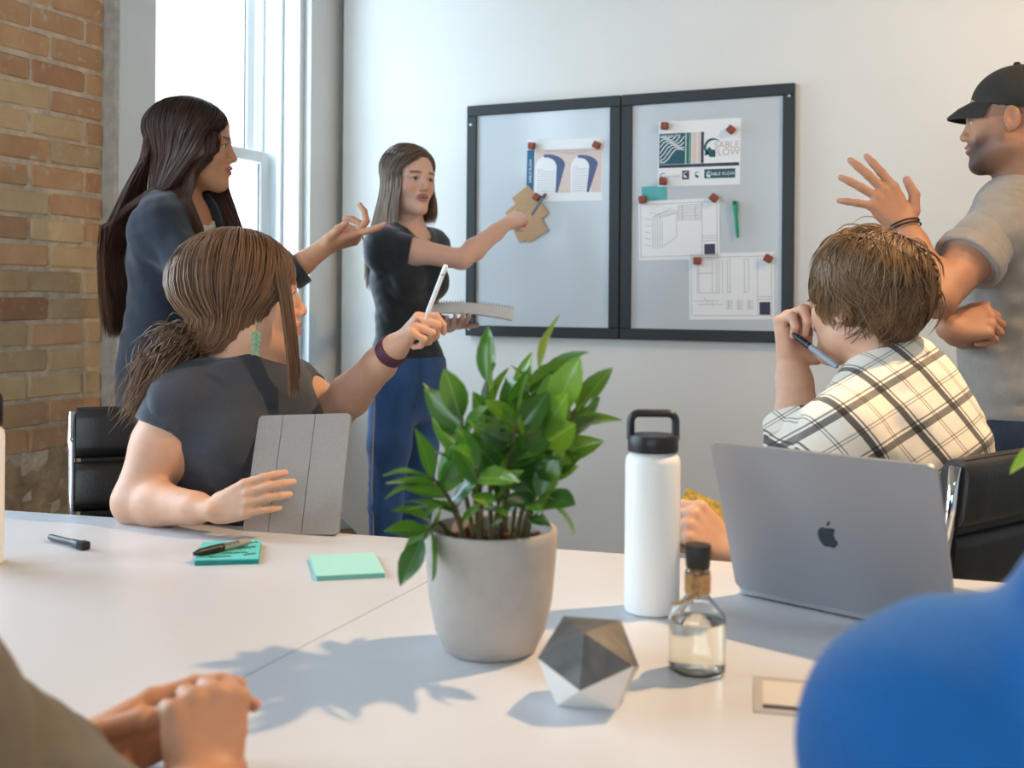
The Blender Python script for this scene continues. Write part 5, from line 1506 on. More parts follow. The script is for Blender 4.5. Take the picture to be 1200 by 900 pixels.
# leaf earring and watch
mat('earring_green', (96, 158, 120), .4, metal=.3); mat('watch_plum', (88, 44, 66), .55)
ec = V3(P(300, 384, 1.985)); q_ = MB(); ld = Vector(C(1, 0, 0)); 
q_.tube([Vector(ec) + Vector((0, 0, .014)), Vector(ec), Vector(ec) - Vector((0, 0, .045))], .0009, 5)
for k in range(5):
    for sx in (-1, 1):
        b0 = Vector(ec) - Vector((0, 0, .006 + .009 * k)); t0 = b0 + ld * sx * (.011 - .001 * k) - Vector((0, 0, .009))
        nn_ = C(0, -1) * .0012; mid = b0.lerp(t0, .5); w_ = Vector((0, 0, .0028)) + ld * sx * .0018
        q_.add([b0, mid + w_, t0, mid - w_, b0 + nn_, mid + w_ + nn_, t0 + nn_, mid - w_ + nn_], [(0, 1, 2, 3), (7, 6, 5, 4), (0, 4, 5, 1), (1, 5, 6, 2), (2, 6, 7, 3), (3, 7, 4, 0)])
q_.build('leaf_earring', 'earring_green', w2, False, True)['label'] = 'green leaf-shaped drop earring'
a = unit(V3(wrL) - V3(elL)); wc = V3(elL) + (V3(wrL) - V3(elL)) * .93
S = Solid(); S.cone(wc - a * .012, wc + a * .012, .0315, .030, .01); S.cut(wc + a * .012, a); S.cut(wc - a * .012, -a)
wt = clothing('watch', S, .0022, 'watch_plum', w2, 1); wt['label'] = 'plum sports watch band'
# tablet and stylus
mat('tablet_cover', (150, 146, 142), .7, var=.05, scale=200); mat('tablet_body', (170, 172, 176), .3, metal=.9); mat('stylus_white', (240, 240, 240), .25)
TL, TR, BR, BL = P(300, 487, 2.00), P(410, 485, 1.955), P(397.5, 625.5, 1.872), P(288, 627.5, 1.905)
ux = ((TR - TL) + (BR - BL)).normalized(); uy = ((TL - BL) + (TR - BR)); uy = (uy - ux * uy.dot(ux)).normalized(); uz = ux.cross(uy)
wT, hT = ((TR - TL).length + (BR - BL).length) / 2, ((TL - BL).length + (TR - BR).length) / 2
c0 = (TL + TR + BR + BL) / 4; TM = frame(ux, uy, uz, c0 - ux * wT / 2 - uy * hT / 2)
tb = thing('tablet', 'tablet in grey folding cover propped on the table by seated woman', 'tablet', (BL + BR) / 2)
if uz.dot(C(0, -1)) < 0: print('TABLET FLIP')
MB().prism(rrect(wT, hT, .009), -.0075, -.0015, TM).build('device', 'tablet_body', tb, False, True)
MB().prism(rrect(wT - .012, hT - .016, .004, x0=.006, y0=.008), -.0082, -.0074, TM).build('screen', 'screen_black', tb, False, True)
xs = [0, wT * .27, wT * .62, wT]
for i in range(3):
    x0, x1 = xs[i] + (.0006 if i else 0), xs[i + 1] - (.0006 if i < 2 else 0)
    full = rrect(wT, hT, .009)
    pl = [(min(max(x, x0), x1), y) for x, y in full]; cl = []
    for p in pl:
        if not cl or (abs(p[0] - cl[-1][0]) + abs(p[1] - cl[-1][1])) > 1e-6: cl.append(p)
    if abs(cl[0][0] - cl[-1][0]) + abs(cl[0][1] - cl[-1][1]) < 1e-6: cl.pop()
    MB().prism(cl, -.0015, .0012, TM).build('cover_panel', 'tablet_cover', tb, False, True)
sa, sb = P(523, 310, 2.00), P(499, 372, 2.02)
sy = thing('stylus', 'white stylus held upright by the seated woman', 'stylus', sb)
ax = sb - sa; L_ = ax.length; R = ax.to_track_quat('Z', 'Y').to_matrix()
MB().lathe([(0, 0), (.003, .0005), (.0044, .003), (.0046, .006), (.0046, L_ - .012), (0, L_ - .012)], sa, 18, R).build('barrel', 'stylus_white', sy, 40, True)
MB().lathe([(.00462, .018), (.00475, .0185), (.00475, .0205), (.00462, .021)], sa, 18, R).build('end_ring', 'aluminium', sy, 40, True)
MB().lathe([(.0045, L_ - .012), (.0012, L_ + .006), (0, L_ + .007)], sa, 18, R).build('nib', 'stylus_white', sy, 40, True)
# ------------------------------------------------------------------ seated man in a plaid shirt
pm_ = mat('plaid_shirt', (232, 226, 214), .85, bump=.12, bscale=500, sheen=.2)
nt = pm_.node_tree; N = nt.nodes; L = nt.links
at = N.new('ShaderNodeAttribute'); at.attribute_name = 'cloth'; sx_ = N.new('ShaderNodeSeparateXYZ'); L.new(at.outputs['Vector'], sx_.inputs[0])
def band(sock, period, off):
    a = N.new('ShaderNodeMath'); a.operation = 'MULTIPLY_ADD'; a.inputs[1].default_value = 1 / period; a.inputs[2].default_value = off; L.new(sock, a.inputs[0])
    b = N.new('ShaderNodeMath'); b.operation = 'FRACT'; L.new(a.outputs[0], b.inputs[0])
    r = N.new('ShaderNodeValToRGB'); r.color_ramp.interpolation = 'CONSTANT'
    e = r.color_ramp.elements; e[0].position = 0; e[0].color = (1, 1, 1, 1); e[1].position = .34; e[1].color = (.12, .12, .13, 1)
    for p_, c_ in ((.48, 1), (.52, .2), (.555, 1), (.88, .4), (.905, 1), (.94, .4), (.965, 1)): el = e.new(p_); el.color = (c_, c_, c_, 1)
    L.new(b.outputs[0], r.inputs[0]); return r.outputs[0]
b1_, b2_ = band(sx_.outputs[0], .085, .2), band(sx_.outputs[2], .085, .45)
mx = N.new('ShaderNodeMix'); mx.data_type = 'RGBA'; mx.blend_type = 'MULTIPLY'; mx.inputs['Factor'].default_value = .9; L.new(b1_, mx.inputs['A']); L.new(b2_, mx.inputs['B'])
mx2 = N.new('ShaderNodeMix'); mx2.data_type = 'RGBA'; mx2.blend_type = 'MULTIPLY'; mx2.inputs['Factor'].default_value = 1; mx2.inputs['A'].default_value = lin(234, 226, 212); L.new(mx.outputs['Result'], mx2.inputs['B'])
L.new(mx2.outputs['Result'], N['Principled BSDF'].inputs['Base Color'])
m1 = person('seated man in black and white plaid shirt with tousled sandy hair', P(1060, 620, 1.97))
H = Head(P(1014, 352, 1.97), C(-.54, .84, .02), C(-.04, 0, 1), 1.0, True)
front, side = C(-.72, .69), C(.69, .72)
neck = P(1044, 445, 1.96); chest = P(1062, 530, 1.95); pel = P(1070, 690, 1.93)
shL, shR = P(988, 506, 1.82), P(1108, 500, 2.10)
elL, wrL = P(938, 522, 1.98), P(928, 424, 2.07)
elR, wrR = P(965, 690, 1.92), P(856, 650, 1.80)
S = Solid()
torso(S, pel, chest, neck, side, front, 1.0, -.006, False, hips=.155, waist=.145, rib=.158, shl=shL, shr=shR, flat=.70)
neck_of(S, neck, H, .054); H.add(S)
arm(S, shL, elL, wrL, .05, .041, .043, .028); arm(S, shR, elR, wrR, .05, .041, .042, .028)
tipsL, LL = hand(S, wrL, C(.02, .05, 1), C(-.45, .85, .1), -1, 1.02, curl=((58, 70, 35), (66, 82, 40), (72, 86, 40), (74, 86, 45)), spread=(3, 0, -2, -5), thumb=((.036, .010, -.024), (.052, .020, -.046), (.070, .016, -.056)))
tipsR, LR = hand(S, wrR, P(824, 622, 1.80) - wrR, C(.1, -.8, .6), 1, 1.0, curl=((62, 80, 40), (66, 84, 40), (70, 88, 40), (74, 88, 45)), spread=(3, 0, -2, -5), thumb=((.034, .022, -.018), (.044, .05, -.034), (.030, .074, -.04)))
legs = []
for sx in (1, -1):
    hp = V3(pel) + V3(side) * sx * .09; hp[2] = .54; kn = hp + V3(front) * .42 + V3(side) * sx * .05; kn[2] = .50; an = kn + V3(front) * .02; an[2] = .09
    legs.append((hp, kn, an)); S.chain([hp, kn, an], [.085, .058, .04], .03)
v, q = S.surf_multi(.0065, [(H.c, .15, .003), (LL(0, .05, -.02), .11, .0024), (LR(0, .05, 0), .10, .003)])
col = H.paint(v, SKIN['skin_light'], LIPS, lin(96, 74, 52)[:3]); col = scalp_tint(H, v, col, lin(84, 64, 44)[:3], .070, -.075); nails_tint(col, v, tipsL)
link('body', np_mesh('body', v, q, 'skin_light', cols=col), m1, True)
def cloth_xyz(neck, side, front, arms=()):
    n0, s_, f_ = V3(neck), unit(V3(side)), unit(V3(front))
    def fn(v):
        d = v - n0; yf = d @ f_; out = np.stack([d @ V3(C(.76, .08, .64)), yf, d @ V3(C(-.50, .22, .84))], 1)
        for a, b in arms:                                   # sleeves carry the pattern along and round the arm
            a, b = V3(a), V3(b); ax = unit(b - a); o1 = unit(np.cross(ax, (0, 0, 1))); o2 = np.cross(ax, o1)
            e = v - a; t = e @ ax; r = np.linalg.norm(e - t[:, None] * ax, axis=1); k = (t > -.012) & (t < np.linalg.norm(b - a) + .1) & (r < .085)
            out[k] = np.stack([t, t, np.arctan2(e @ o2, e @ o1) * .066], 1)[k]
        return out
    return fn
S = Solid(); torso(S, pel, chest, neck, side, front, 1.0, .014, False, hips=.16, waist=.155, rib=.162, shl=shL, shr=shR, flat=.72)
for sh, el, wr in ((shL, elL, wrL), (shR, elR, wrR)):
    S.cone(sh, el, .063, .058, .03); S.cone(el, V3(el) + (V3(wr) - V3(el)) * .5, .058, .054, .015)
S.warp(wrinkle(.0055, 40, (.4, .3, 1), .7))
S.ell(V3(neck) + V3(front) * .05 + [0, 0, .05], [.060, .085, .06], np.array([V3(side), V3(front), [0, 0, 1]]), .006, 'sub')
sleeve_cut(S, elL, wrL, .22, .09); sleeve_cut(S, elR, wrR, .35, .085); S.cut(V3(pel) - [0, 0, .04], (0, 0, -1))
sh_o = clothing('plaid_shirt', S, .0055, 'plaid_shirt', m1, 2, cloth_xyz(neck, side, front))
# collar folded down round the neck
S = Solid(); n0 = V3(neck); hu = unit(H.p(0, -.022, -.052) - n0)
ring = [n0 + hu * .030 + (V3(side) * math.sin(a) * .066 - V3(front) * (math.cos(a) * .066 + .004)) + np.array([0, 0, -.012 * (1 - math.cos(a))]) for a in np.linspace(-2.3, 2.3, 16)]
S.chain(ring, [.014] * 16, .012); S.chain([r_0 + hu * -.028 + (r_0 - n0 - hu * .03) * .22 for r_0 in ring], [.012] * 16, .02)
S.cone(n0 - hu * .08, n0 + hu * .12, .056, .050, .004, None, 'sub')
clothing('collar', S, .0035, 'plaid_shirt', sh_o, 1, cloth_xyz(neck, side, front))
# rolled cuff at the raised elbow
S = Solid(); a = unit(V3(wrL) - V3(elL)); p0 = V3(elL) + (V3(wrL) - V3(elL)) * .06
S.cone(p0, p0 + a * .045, .064, .066, .01); S.warp(wrinkle(.003, 60, (1, .2, .3), .2)); S.cone(p0 + a * .02, p0 + a * .12, .052, .052, .002, None, 'sub'); S.cut(p0 + a * .040, a); S.cut(p0 - a * .004, -a)
clothing('rolled_cuff', S, .0035, 'plaid_shirt', sh_o, 1, cloth_xyz(neck, side, front))
S = Solid(); torso(S, pel, chest, neck, side, front, 1.0, .004, False, hips=.16, waist=.14, rib=.13)
for hp, kn, an in legs: S.chain([hp, kn, an], [.102, .078, .06], .03)
S.cut(V3(pel) + [0, 0, .0], (0, 0, 1)); clothing('trousers', S, .009, 'jeans_dark', m1)
shoes(m1, [(an, an + V3(front) * .18) for _, _, an in legs])
# tousled hair
def messy_hair(H, N, M, seed, ln=(.055, .085), lift=.016, sweep=(.5, -.2, 0), tight=1.0):
    r_ = np.random.default_rng(seed); out = []
    d = nvec(r_.normal(0, 1, (N * 4, 3)))
    ok = (d[:, 2] > -.62) & ((d[:, 1] < .40) | (d[:, 2] > .55)) & ~((np.abs(d[:, 0]) > .75) & (d[:, 1] > -.18) & (d[:, 2] < .12))
    d = d[ok][:N]; N = len(d)
    cl = nvec(r_.normal(0, 1, (130, 3))); ci = np.argmax(d @ cl.T, 1)                        # locks
    crown = nvec(np.array([[.35, -.45, .85]]))[0]
    flow = d - crown; flow -= d * (flow * d).sum(1, keepdims=True); flow = nvec(flow + 1e-6)
    swirl = np.cross(d, flow); flow = nvec(flow + .35 * swirl + .30 * np.array(sweep) + r_.normal(0, .60, (130, 3))[ci] + r_.normal(0, .20, (N, 3)))
    flow -= d * (flow * d).sum(1, keepdims=True); flow = nvec(flow)
    L = (ln[0] + (ln[1] - ln[0]) * r_.random(130))[ci] * (.8 + .3 * r_.random(N)) * np.where(d[:, 2] < -.1, .85, 1)
    lf = lift * (.35 + 1.2 * r_.random(130))[ci]
    s0 = np.ones(N) * .97
    tg = np.array([tight, tight, 1.0]); p0 = shell_pt(d, s0) * tg
    steps = [p0]; dd = d.copy()
    for k in range(1, 5):
        dd = nvec(dd + flow * (L / 4 / .09)[:, None]); flow = nvec(flow - dd * (flow * dd).sum(1, keepdims=True))
        h_ = lf * math.sin(k / 4 * 2.2) + .0025 * k
        steps.append(shell_pt(dd, 1 + h_ / .09) * tg + np.array([0, 0, -.003 * k]))
    pts = to_world(H, np.stack(steps, 1))
    return bez(pts, M)
strands('hair', np.concatenate([messy_hair(H, 6000, 9, 21, (.060, .100), .014, tight=.93), messy_hair(H, 350, 9, 33, (.06, .09), .022, tight=.93)]), .0013, 'hair_sandy', m1, 3)
a, b = P(929, 391, 2.02), P(981, 430, 1.93)
marker('marker_pen', 'grey permanent marker held near the chin of the seated man', a, b, .042, .0062, 'marker_silver', 'black_plastic')
mat('yellow_pattern', (226, 196, 84), .7, rgb2=(160, 150, 90), scale=110, detail=2)
A = P(786, 584, 1.86); yb = thing('yellow_notebook', 'yellow patterned notebook under the resting fist of the plaid-shirted man', 'notebook', P(820, 600, 1.86))
Mx = frame(C(.80, .1, -.55).normalized(), C(.5, .2, .84).normalized(), C(0, -1, .2), A); 
x_ = C(.88, .05, -.42).normalized(); z_ = C(.1, -.92, .38); z_ = (z_ - x_ * z_.dot(x_)).normalized(); y_ = z_.cross(x_)
Mx = frame(x_, y_, z_, P(792, 608, 1.87))
MB().prism(rrect(.14, .06, .006), -.008, -.001, Mx).build('cover', 'yellow_pattern', yb, False, True)
MB().prism(rrect(.137, .056, .004, y0=.002), -.007, -.002, Matrix.Translation(Mx.to_3x3() @ Vector((.001, .002, 0))) @ Mx).build('pages', 'page_white', yb, False, True)

# ------------------------------------------------------------------ standing man with cap at the right edge
mat('shirt_sand', (154, 147, 139), .85, var=.06, scale=40, bump=.15, bscale=400, sheen=.2); mat('cap_olive', (52, 48, 42), .85, var=.1, scale=200, bump=.1, bscale=500); mat('bracelet_black', (26, 26, 28), .6)
m2 = person('standing man in dark cap and sand shirt with raised open hand', P(1195, 480, 2.74))
H = Head(P(1186, 142, 2.72), C(-.84, .54, -.03), C(0, 0, 1), 1.03, True)
front, side = C(-.80, .60), C(.60, .80)
neck = P(1194, 222, 2.76); chest = P(1194, 320, 2.74); pel = P(1196, 488, 2.74)
shL, shR = P(1172, 262, 2.60), P(1236, 258, 2.92)
elL, wrL = P(1098, 350, 2.50), P(1060, 266, 2.60)
elR, wrR = P(1150, 398, 2.86), P(1112, 384, 2.53)
S = Solid()
torso(S, pel, chest, neck, side, front, 1.0, -.006, False, hips=.16, waist=.155, rib=.165, shl=shL, shr=shR, flat=.72)
neck_of(S, neck, H, .058); H.add(S)
arm(S, shL, elL, wrL, .056, .044, .047, .030); arm(S, shR, elR, wrR, .054, .042, .045, .030)
tipsL, LL = hand(S, wrL, C(-.55, .1, .82), C(-.12, -.95, .25), 1, 1.10, curl=((4, 8, 5), (2, 10, 6), (6, 12, 6), (10, 14, 8)), spread=(-2, -10, -22, -42), thumb=((.036, .018, .000), (.058, .046, .002), (.064, .082, .0)))
tipsR, LR = hand(S, wrR, C(.93, -.25, .18), C(.15, -.80, .55), -1, 1.05, curl=((58, 76, 35), (60, 80, 38), (62, 82, 40), (64, 84, 40)), spread=(3, 1, -1, -3), thumb=((.036, .024, -.012), (.052, .058, -.02), (.050, .09, -.012)))
legs = []
for sx in (1, -1):
    hp = V3(pel) + V3(side) * sx * .09 - [0, 0, .05]; kn = hp + V3(front) * .02; kn[2] = .48; an = kn * 1.; an[2] = .08
    legs.append((hp, kn, an)); S.chain([hp, kn, an], [.085, .058, .04], .03)
v, q = S.surf_multi(.007, [(H.c, .155, .0028), (LL(0, .08, 0), .13, .0025), (LR(0, .06, 0), .11, .0028)])
col = H.paint(v, SKIN['skin_olive'], lin(160, 100, 86)[:3], lin(34, 26, 22)[:3], beard=lin(58, 42, 34)[:3])
Lc = H.loc(v); msk = (Lc[:, 2] > .005) & (Lc[:, 2] < .075) & (Lc[:, 1] < .040) & (np.abs(Lc[:, 0]) > .03) & ~((np.abs(Lc[:, 0]) > .0765) & (np.abs(Lc[:, 1] + .01) < .03)) & (np.abs(Lc[:, 0]) < .11) & (Lc[:, 1] > -.13)
msk |= (Lc[:, 1] < -.05) & (Lc[:, 2] > -.05) & (Lc[:, 2] < .1) & (Lc[:, 1] > -.15)
col[msk] = col[msk] * .65 + np.array(lin(60, 46, 38)[:3]) * .35
nails_tint(col, v, tipsL + tipsR)
link('body', np_mesh('body', v, q, 'skin_olive', cols=col), m2, True)
# cap
S = Solid(); k = H.s
S.ell(H.p(0, -.014, .046), [.084 * k, .106 * k, .088 * k], H.A, .01); S.cut(H.p(0, 0, .024), -(H.u * .97 - H.f * .25))
S.ell(H.p(0, -.013, .030), [.0785 * k, .1005 * k, .080 * k], H.A, .003, 'sub')
cp_ = clothing('cap', S, .0035, 'cap_olive', m2, 1)
q_ = MB(); n = 15; top = []; bot = []
for i in range(n):
    a = -1.12 + 2.24 * i / (n - 1); xx = .080 * math.sin(a); 
    inn = (xx, -.010 + .104 * math.cos(a), .050 - .02 * (1 - math.cos(a)) ); out = (xx * 1.04, -.008 + .104 * math.cos(a) + .052 * max(math.cos(a * 1.3), 0) ** .6, .020 - 2.6 * xx * xx)
    mid = tuple((p_ + o_) / 2 + (.004 if j == 2 else 0) for j, (p_, o_) in enumerate(zip(inn, out)))
    for lst, dz in ((top, .0028), (bot, -.0028)): lst.append([Vector(H.p(c_[0], c_[1], c_[2] + dz)) for c_ in (inn, mid, out)])
vv = [p_ for lst in (top, bot) for row in lst for p_ in row]; ff = []
ix = lambda l, i, j: l * 3 * n + i * 3 + j
for i in range(n - 1):
    for j in range(2): ff += [(ix(0, i, j), ix(0, i, j + 1), ix(0, i + 1, j + 1), ix(0, i + 1, j)), (ix(1, i, j), ix(1, i + 1, j), ix(1, i + 1, j + 1), ix(1, i, j + 1))]
    for j in (0, 2): ff.append((ix(0, i, j), ix(0, i + 1, j), ix(1, i + 1, j), ix(1, i, j)))
q_.add(vv, ff).build('visor', 'cap_olive', cp_, 50, True)
MB().lathe([(.009, 0), (.007, .004), (0, .006)], H.p(0, -.014, .1365), 12).build('button', 'cap_olive', cp_, True, True)
# shirt
S = Solid(); torso(S, pel, chest, neck, side, front, 1.0, .016, False, hips=.165, waist=.165, rib=.168, shl=shL, shr=shR, flat=.74)
for sh, el in ((shL, elL), (shR, elR)): S.cone(sh, V3(sh) + (V3(el) - V3(sh)) * .2, .073, .072, .03)
S.warp(wrinkle(.007, 36, (.6, .2, .8), 1.9))
S.ell(V3(neck) + V3(front) * .045 + [0, 0, .055], [.070, .085, .06], np.array([V3(side), V3(front), [0, 0, 1]]), .006, 'sub')
S.cut(V3(pel) - [0, 0, .035], (0, 0, -1))
st2 = clothing('shirt', S, .0055, 'shirt_sand', m2, more=[sleeve(shL, elL, .52, .074, .074, wrinkle(.004, 44, (.5, .3, .8), 1.2)), sleeve(shR, elR, .52, .073, .073)])
S = Solid(); a = unit(V3(elL) - V3(shL)); p0 = V3(shL) + (V3(elL) - V3(shL)) * .42
S.cone(p0, p0 + a * .03, .079, .080, .01); S.cone(p0 + a * .022, p0 + a * .12, .068, .068, .002, None, 'sub'); S.warp(wrinkle(.003, 50, (.4, 1, .2), .2)); S.cut(p0 + a * .034, a); S.cut(p0 - a * .006, -a)
clothing('sleeve_cuff', S, .004, 'shirt_sand', st2, 1)
S = Solid(); n0 = V3(neck); hu = unit(H.p(0, -.022, -.052) - n0)
ring = [n0 + hu * .028 + (V3(side) * math.sin(a) * .070 - V3(front) * (math.cos(a) * .070 + .002)) + np.array([0, 0, -.02 * (1 - math.cos(a))]) for a in np.linspace(-2.5, 2.5, 16)]
S.chain(ring, [.013] * 16, .012); S.chain([r_0 - hu * .022 + (r_0 - n0 - hu * .03) * .1 for r_0 in ring], [.012] * 16, .02); S.cone(n0 - hu * .08, n0 + hu * .12, .060, .054, .004, None, 'sub')
clothing('collar', S, .004, 'shirt_sand', st2, 1)
S = Solid(); torso(S, pel, chest, neck, side, front, 1.0, .006, False, hips=.165, waist=.155, rib=.13)
for hp, kn, an in legs: S.chain([hp, kn, an], [.102, .078, .06], .03)
S.cut(V3(pel) + [0, 0, .02], (0, 0, 1)); clothing('jeans', S, .009, 'jeans_dark', m2)
shoes(m2, [(an, an + V3(front) * .18) for _, _, an in legs])
a = unit(V3(wrL) - V3(elL)); o1 = unit(np.cross(a, (0, 0, 1))); o2 = np.cross(a, o1)
q_ = MB()
for dd, tl in ((-.004, .2), (.006, .5)):
    q_.tube([Vector(V3(wrL) + a * (dd + .008 * math.sin(t + tl)) + (o1 * math.cos(t) + o2 * math.sin(t)) * (.0345 + .004 * math.sin(t * .5))) for t in np.linspace(0, 2 * math.pi, 28)[:-1]], .0022, 5, closed=True)
q_.build('bracelet', 'bracelet_black', m2, True, True)['label'] = 'thin black cord bracelet'

# ------------------------------------------------------------------ person at the left edge with clasped hands
mat('sleeve_olive', (104, 98, 84), .9, var=.12, scale=30, bump=.2, bscale=300, sheen=.2)
m3 = person('person in olive-grey sleeve with clasped hands on the near table edge', C(-.62, .68))
neck = C(-.60, .74) + Vector((0, 0, 1.08)); chest = C(-.60, .73) + Vector((0, 0, .88)); pel = C(-.62, .68) + Vector((0, 0, .54))
front, side = C(.35, .94), C(.94, -.35)
shR, shL = C(-.435, .69) + Vector((0, 0, .975)), C(-.78, .80) + Vector((0, 0, 1.0))
H = Head(C(-.60, .76) + Vector((0, 0, 1.28)), C(.35, .94, 0), C(0, 0, 1), 1.0, True)
elA, wrA = P(10, 950, .80), P(82, 894, .90)
elB, wrB = P(190, 1060, .76), P(240, 932, .85)
S = Solid(); torso(S, pel, chest, neck, side, front, 1.0, -.006, False, hips=.16, waist=.15, rib=.16, shl=shL, shr=shR); neck_of(S, neck, H, .057); H.add(S)
arm(S, shR, elA, wrA, .05, .04, .043, .030); arm(S, shL, elB, wrB, .05, .04, .043, .029)
tA, LA = hand(S, wrA, P(182, 850, .945) - wrA, C(-.45, .85, .25), 1, .86, curl=((12, 22, 20), (14, 24, 22), (16, 26, 24), (20, 30, 24)), spread=(4, 1, -3, -7), thumb=((.036, .020, -.024), (.046, .058, -.044), (.040, .092, -.052)))
tB, LB = hand(S, wrB, P(242, 812, .885) - wrB, C(.45, -.85, .25), 1, .84, curl=((66, 78, 40), (70, 84, 40), (72, 86, 40), (74, 88, 40)), spread=(2, 0, -2, -4), thumb=((.030, .022, -.020), (.030, .05, -.042), (.012, .07, -.05)))
legs = []
for sx in (1, -1):
    hp = V3(pel) + V3(side) * sx * .09; hp[2] = .54; kn = hp + V3(front) * .42; kn[2] = .5; an = kn * 1.; an[2] = .09; legs.append((hp, kn, an)); S.chain([hp, kn, an], [.085, .058, .04], .03)
v, q = S.surf_multi(.007, [(H.c, .15, .005), (LA(0, .08, 0), .10, .0024), (LB(0, .05, -.01), .10, .0024)])
col = H.paint(v, SKIN['skin_tan'], LIPS, lin(50, 40, 32)[:3]); col = scalp_tint(H, v, col, lin(50, 40, 32)[:3], .07, -.06); nails_tint(col, v, tA + tB)
link('body', np_mesh('body', v, q, 'skin_tan', cols=col), m3, True)
S = Solid(); torso(S, pel, chest, neck, side, front, 1.0, .014, False, hips=.165, waist=.16, rib=.165, shl=shL, shr=shR)
for sh, el, wr in ((shR, elA, wrA), (shL, elB, wrB)): S.cone(sh, el, .068, .058, .03); S.cone(el, V3(el) + (V3(wr) - V3(el)) * .93, .058, .043, .02)
S.warp(wrinkle(.011, 44, (.6, .5, .3), 1.0)); S.ell(V3(neck) + V3(front) * .03 + [0, 0, .05], [.07, .08, .06], np.array([V3(side), V3(front), [0, 0, 1]]), .006, 'sub')
sleeve_cut(S, elA, wrA, .80, .07); sleeve_cut(S, elB, wrB, .70, .07); S.cut(V3(pel) - [0, 0, .04], (0, 0, -1)); S.cut((0, 0, TABZ + .004), (0, 0, -1), V3(elB) - [.10, .10, .2], V3(elB) + [.10, .10, -.0])
clothing('long_sleeve_shirt', S, .0065, 'sleeve_olive', m3)
S = Solid(); torso(S, pel, chest, neck, side, front, 1.0, .004, False, hips=.165, waist=.15, rib=.13)
for hp, kn, an in legs: S.chain([hp, kn, an], [.102, .078, .06], .03)
S.cut(V3(pel) + [0, 0, .0], (0, 0, 1)); clothing('trousers', S, .010, 'jeans_dark', m3)
shoes(m3, [(an, an + V3(front) * .18) for _, _, an in legs])
strands('hair', messy_hair(H, 1200, 7, 5, (.03, .05), .008), .0022, 'hair_brown', m3, 3)

# ------------------------------------------------------------------ person in blue, close to the camera on the right
mat('blue_fleece', (0, 92, 160), .9, var=.08, scale=14, bump=.15, bscale=200, sheen=.1)
m4 = person('person in bright blue top whose shoulder fills the right corner', C(.45, .58))
shL, shR = P(1102, 862, .625), P(1860, 870, .52)
neck = P(1475, 762, .58); chest = C(.40, .57) + Vector((0, 0, .82)); pel = C(.44, .52) + Vector((0, 0, .54))
front, side = C(-.17, .98), C(.98, .17)
H = Head(P(1480, 340, .58), C(-.17, .98, 0), C(0, 0, 1), 1.0, True)
elL, wrL = P(1110, 1250, .66), C(.34, .88) + Vector((0, 0, .79))
elR, wrR = C(.66, .60) + Vector((0, 0, .70)), C(.52, .90) + Vector((0, 0, .79))
S = Solid(); torso(S, pel, chest, neck, side, front, 1.0, -.008, False, hips=.16, waist=.15, rib=.155, shl=shL, shr=shR); neck_of(S, neck, H, .057); H.add(S)
arm(S, shL, elL, wrL, .05, .04, .043, .03); arm(S, shR, elR, wrR, .05, .04, .043, .03)
hand(S, wrL, C(.5, .8, -.1), C(.1, .1, 1), -1); hand(S, wrR, C(-.5, .8, -.1), C(.1, .1, 1), 1)
legs = []
for sx in (1, -1):
    hp = V3(pel) + V3(side) * sx * .09; hp[2] = .54; kn = hp + V3(front) * .42; kn[2] = .5; an = kn * 1.; an[2] = .09; legs.append((hp, kn, an)); S.chain([hp, kn, an], [.085, .058, .04], .03)
v, q = S.surf_multi(.007, [(H.c, .15, .005)])
col = H.paint(v, SKIN['skin_light'], LIPS, lin(50, 40, 32)[:3]); col = scalp_tint(H, v, col, lin(50, 40, 32)[:3], .07, -.06)
link('body', np_mesh('body', v, q, 'skin_light', cols=col), m4, True)
S = Solid(); torso(S, pel, chest, neck, side, front, 1.0, .014, False, hips=.165, waist=.16, rib=.16, shl=shL, shr=shR)
for sh, el, wr in ((shL, elL, wrL), (shR, elR, wrR)): S.cone(sh, el, .072, .060, .03); S.cone(el, V3(el) + (V3(wr) - V3(el)) * .9, .060, .042, .02)
S.warp(wrinkle(.004, 40, (.6, .5, .3), 2.2))
n0 = V3(neck)
S.chain([n0 + np.array([math.cos(t) * .078, math.sin(t) * .078, .026]) for t in np.linspace(0, 2 * math.pi, 14)], [.026] * 14, .03)
S.cone(n0, n0 + [0, 0, .16], .058, .056, .006, None, 'sub')
S.cut(V3(pel) - [0, 0, .04], (0, 0, -1)); clothing('blue_top', S, .006, 'blue_fleece', m4)
S = Solid(); torso(S, pel, chest, neck, side, front, 1.0, .004, False, hips=.165, waist=.15, rib=.13)
for hp, kn, an in legs: S.chain([hp, kn, an], [.102, .078, .06], .03)
S.cut(V3(pel) + [0, 0, .0], (0, 0, 1)); clothing('trousers', S, .010, 'jeans_dark', m4)
shoes(m4, [(an, an + V3(front) * .18) for _, _, an in legs])
strands('hair', messy_hair(H, 1200, 7, 6, (.03, .05), .008), .0022, 'hair_brown', m4, 3)
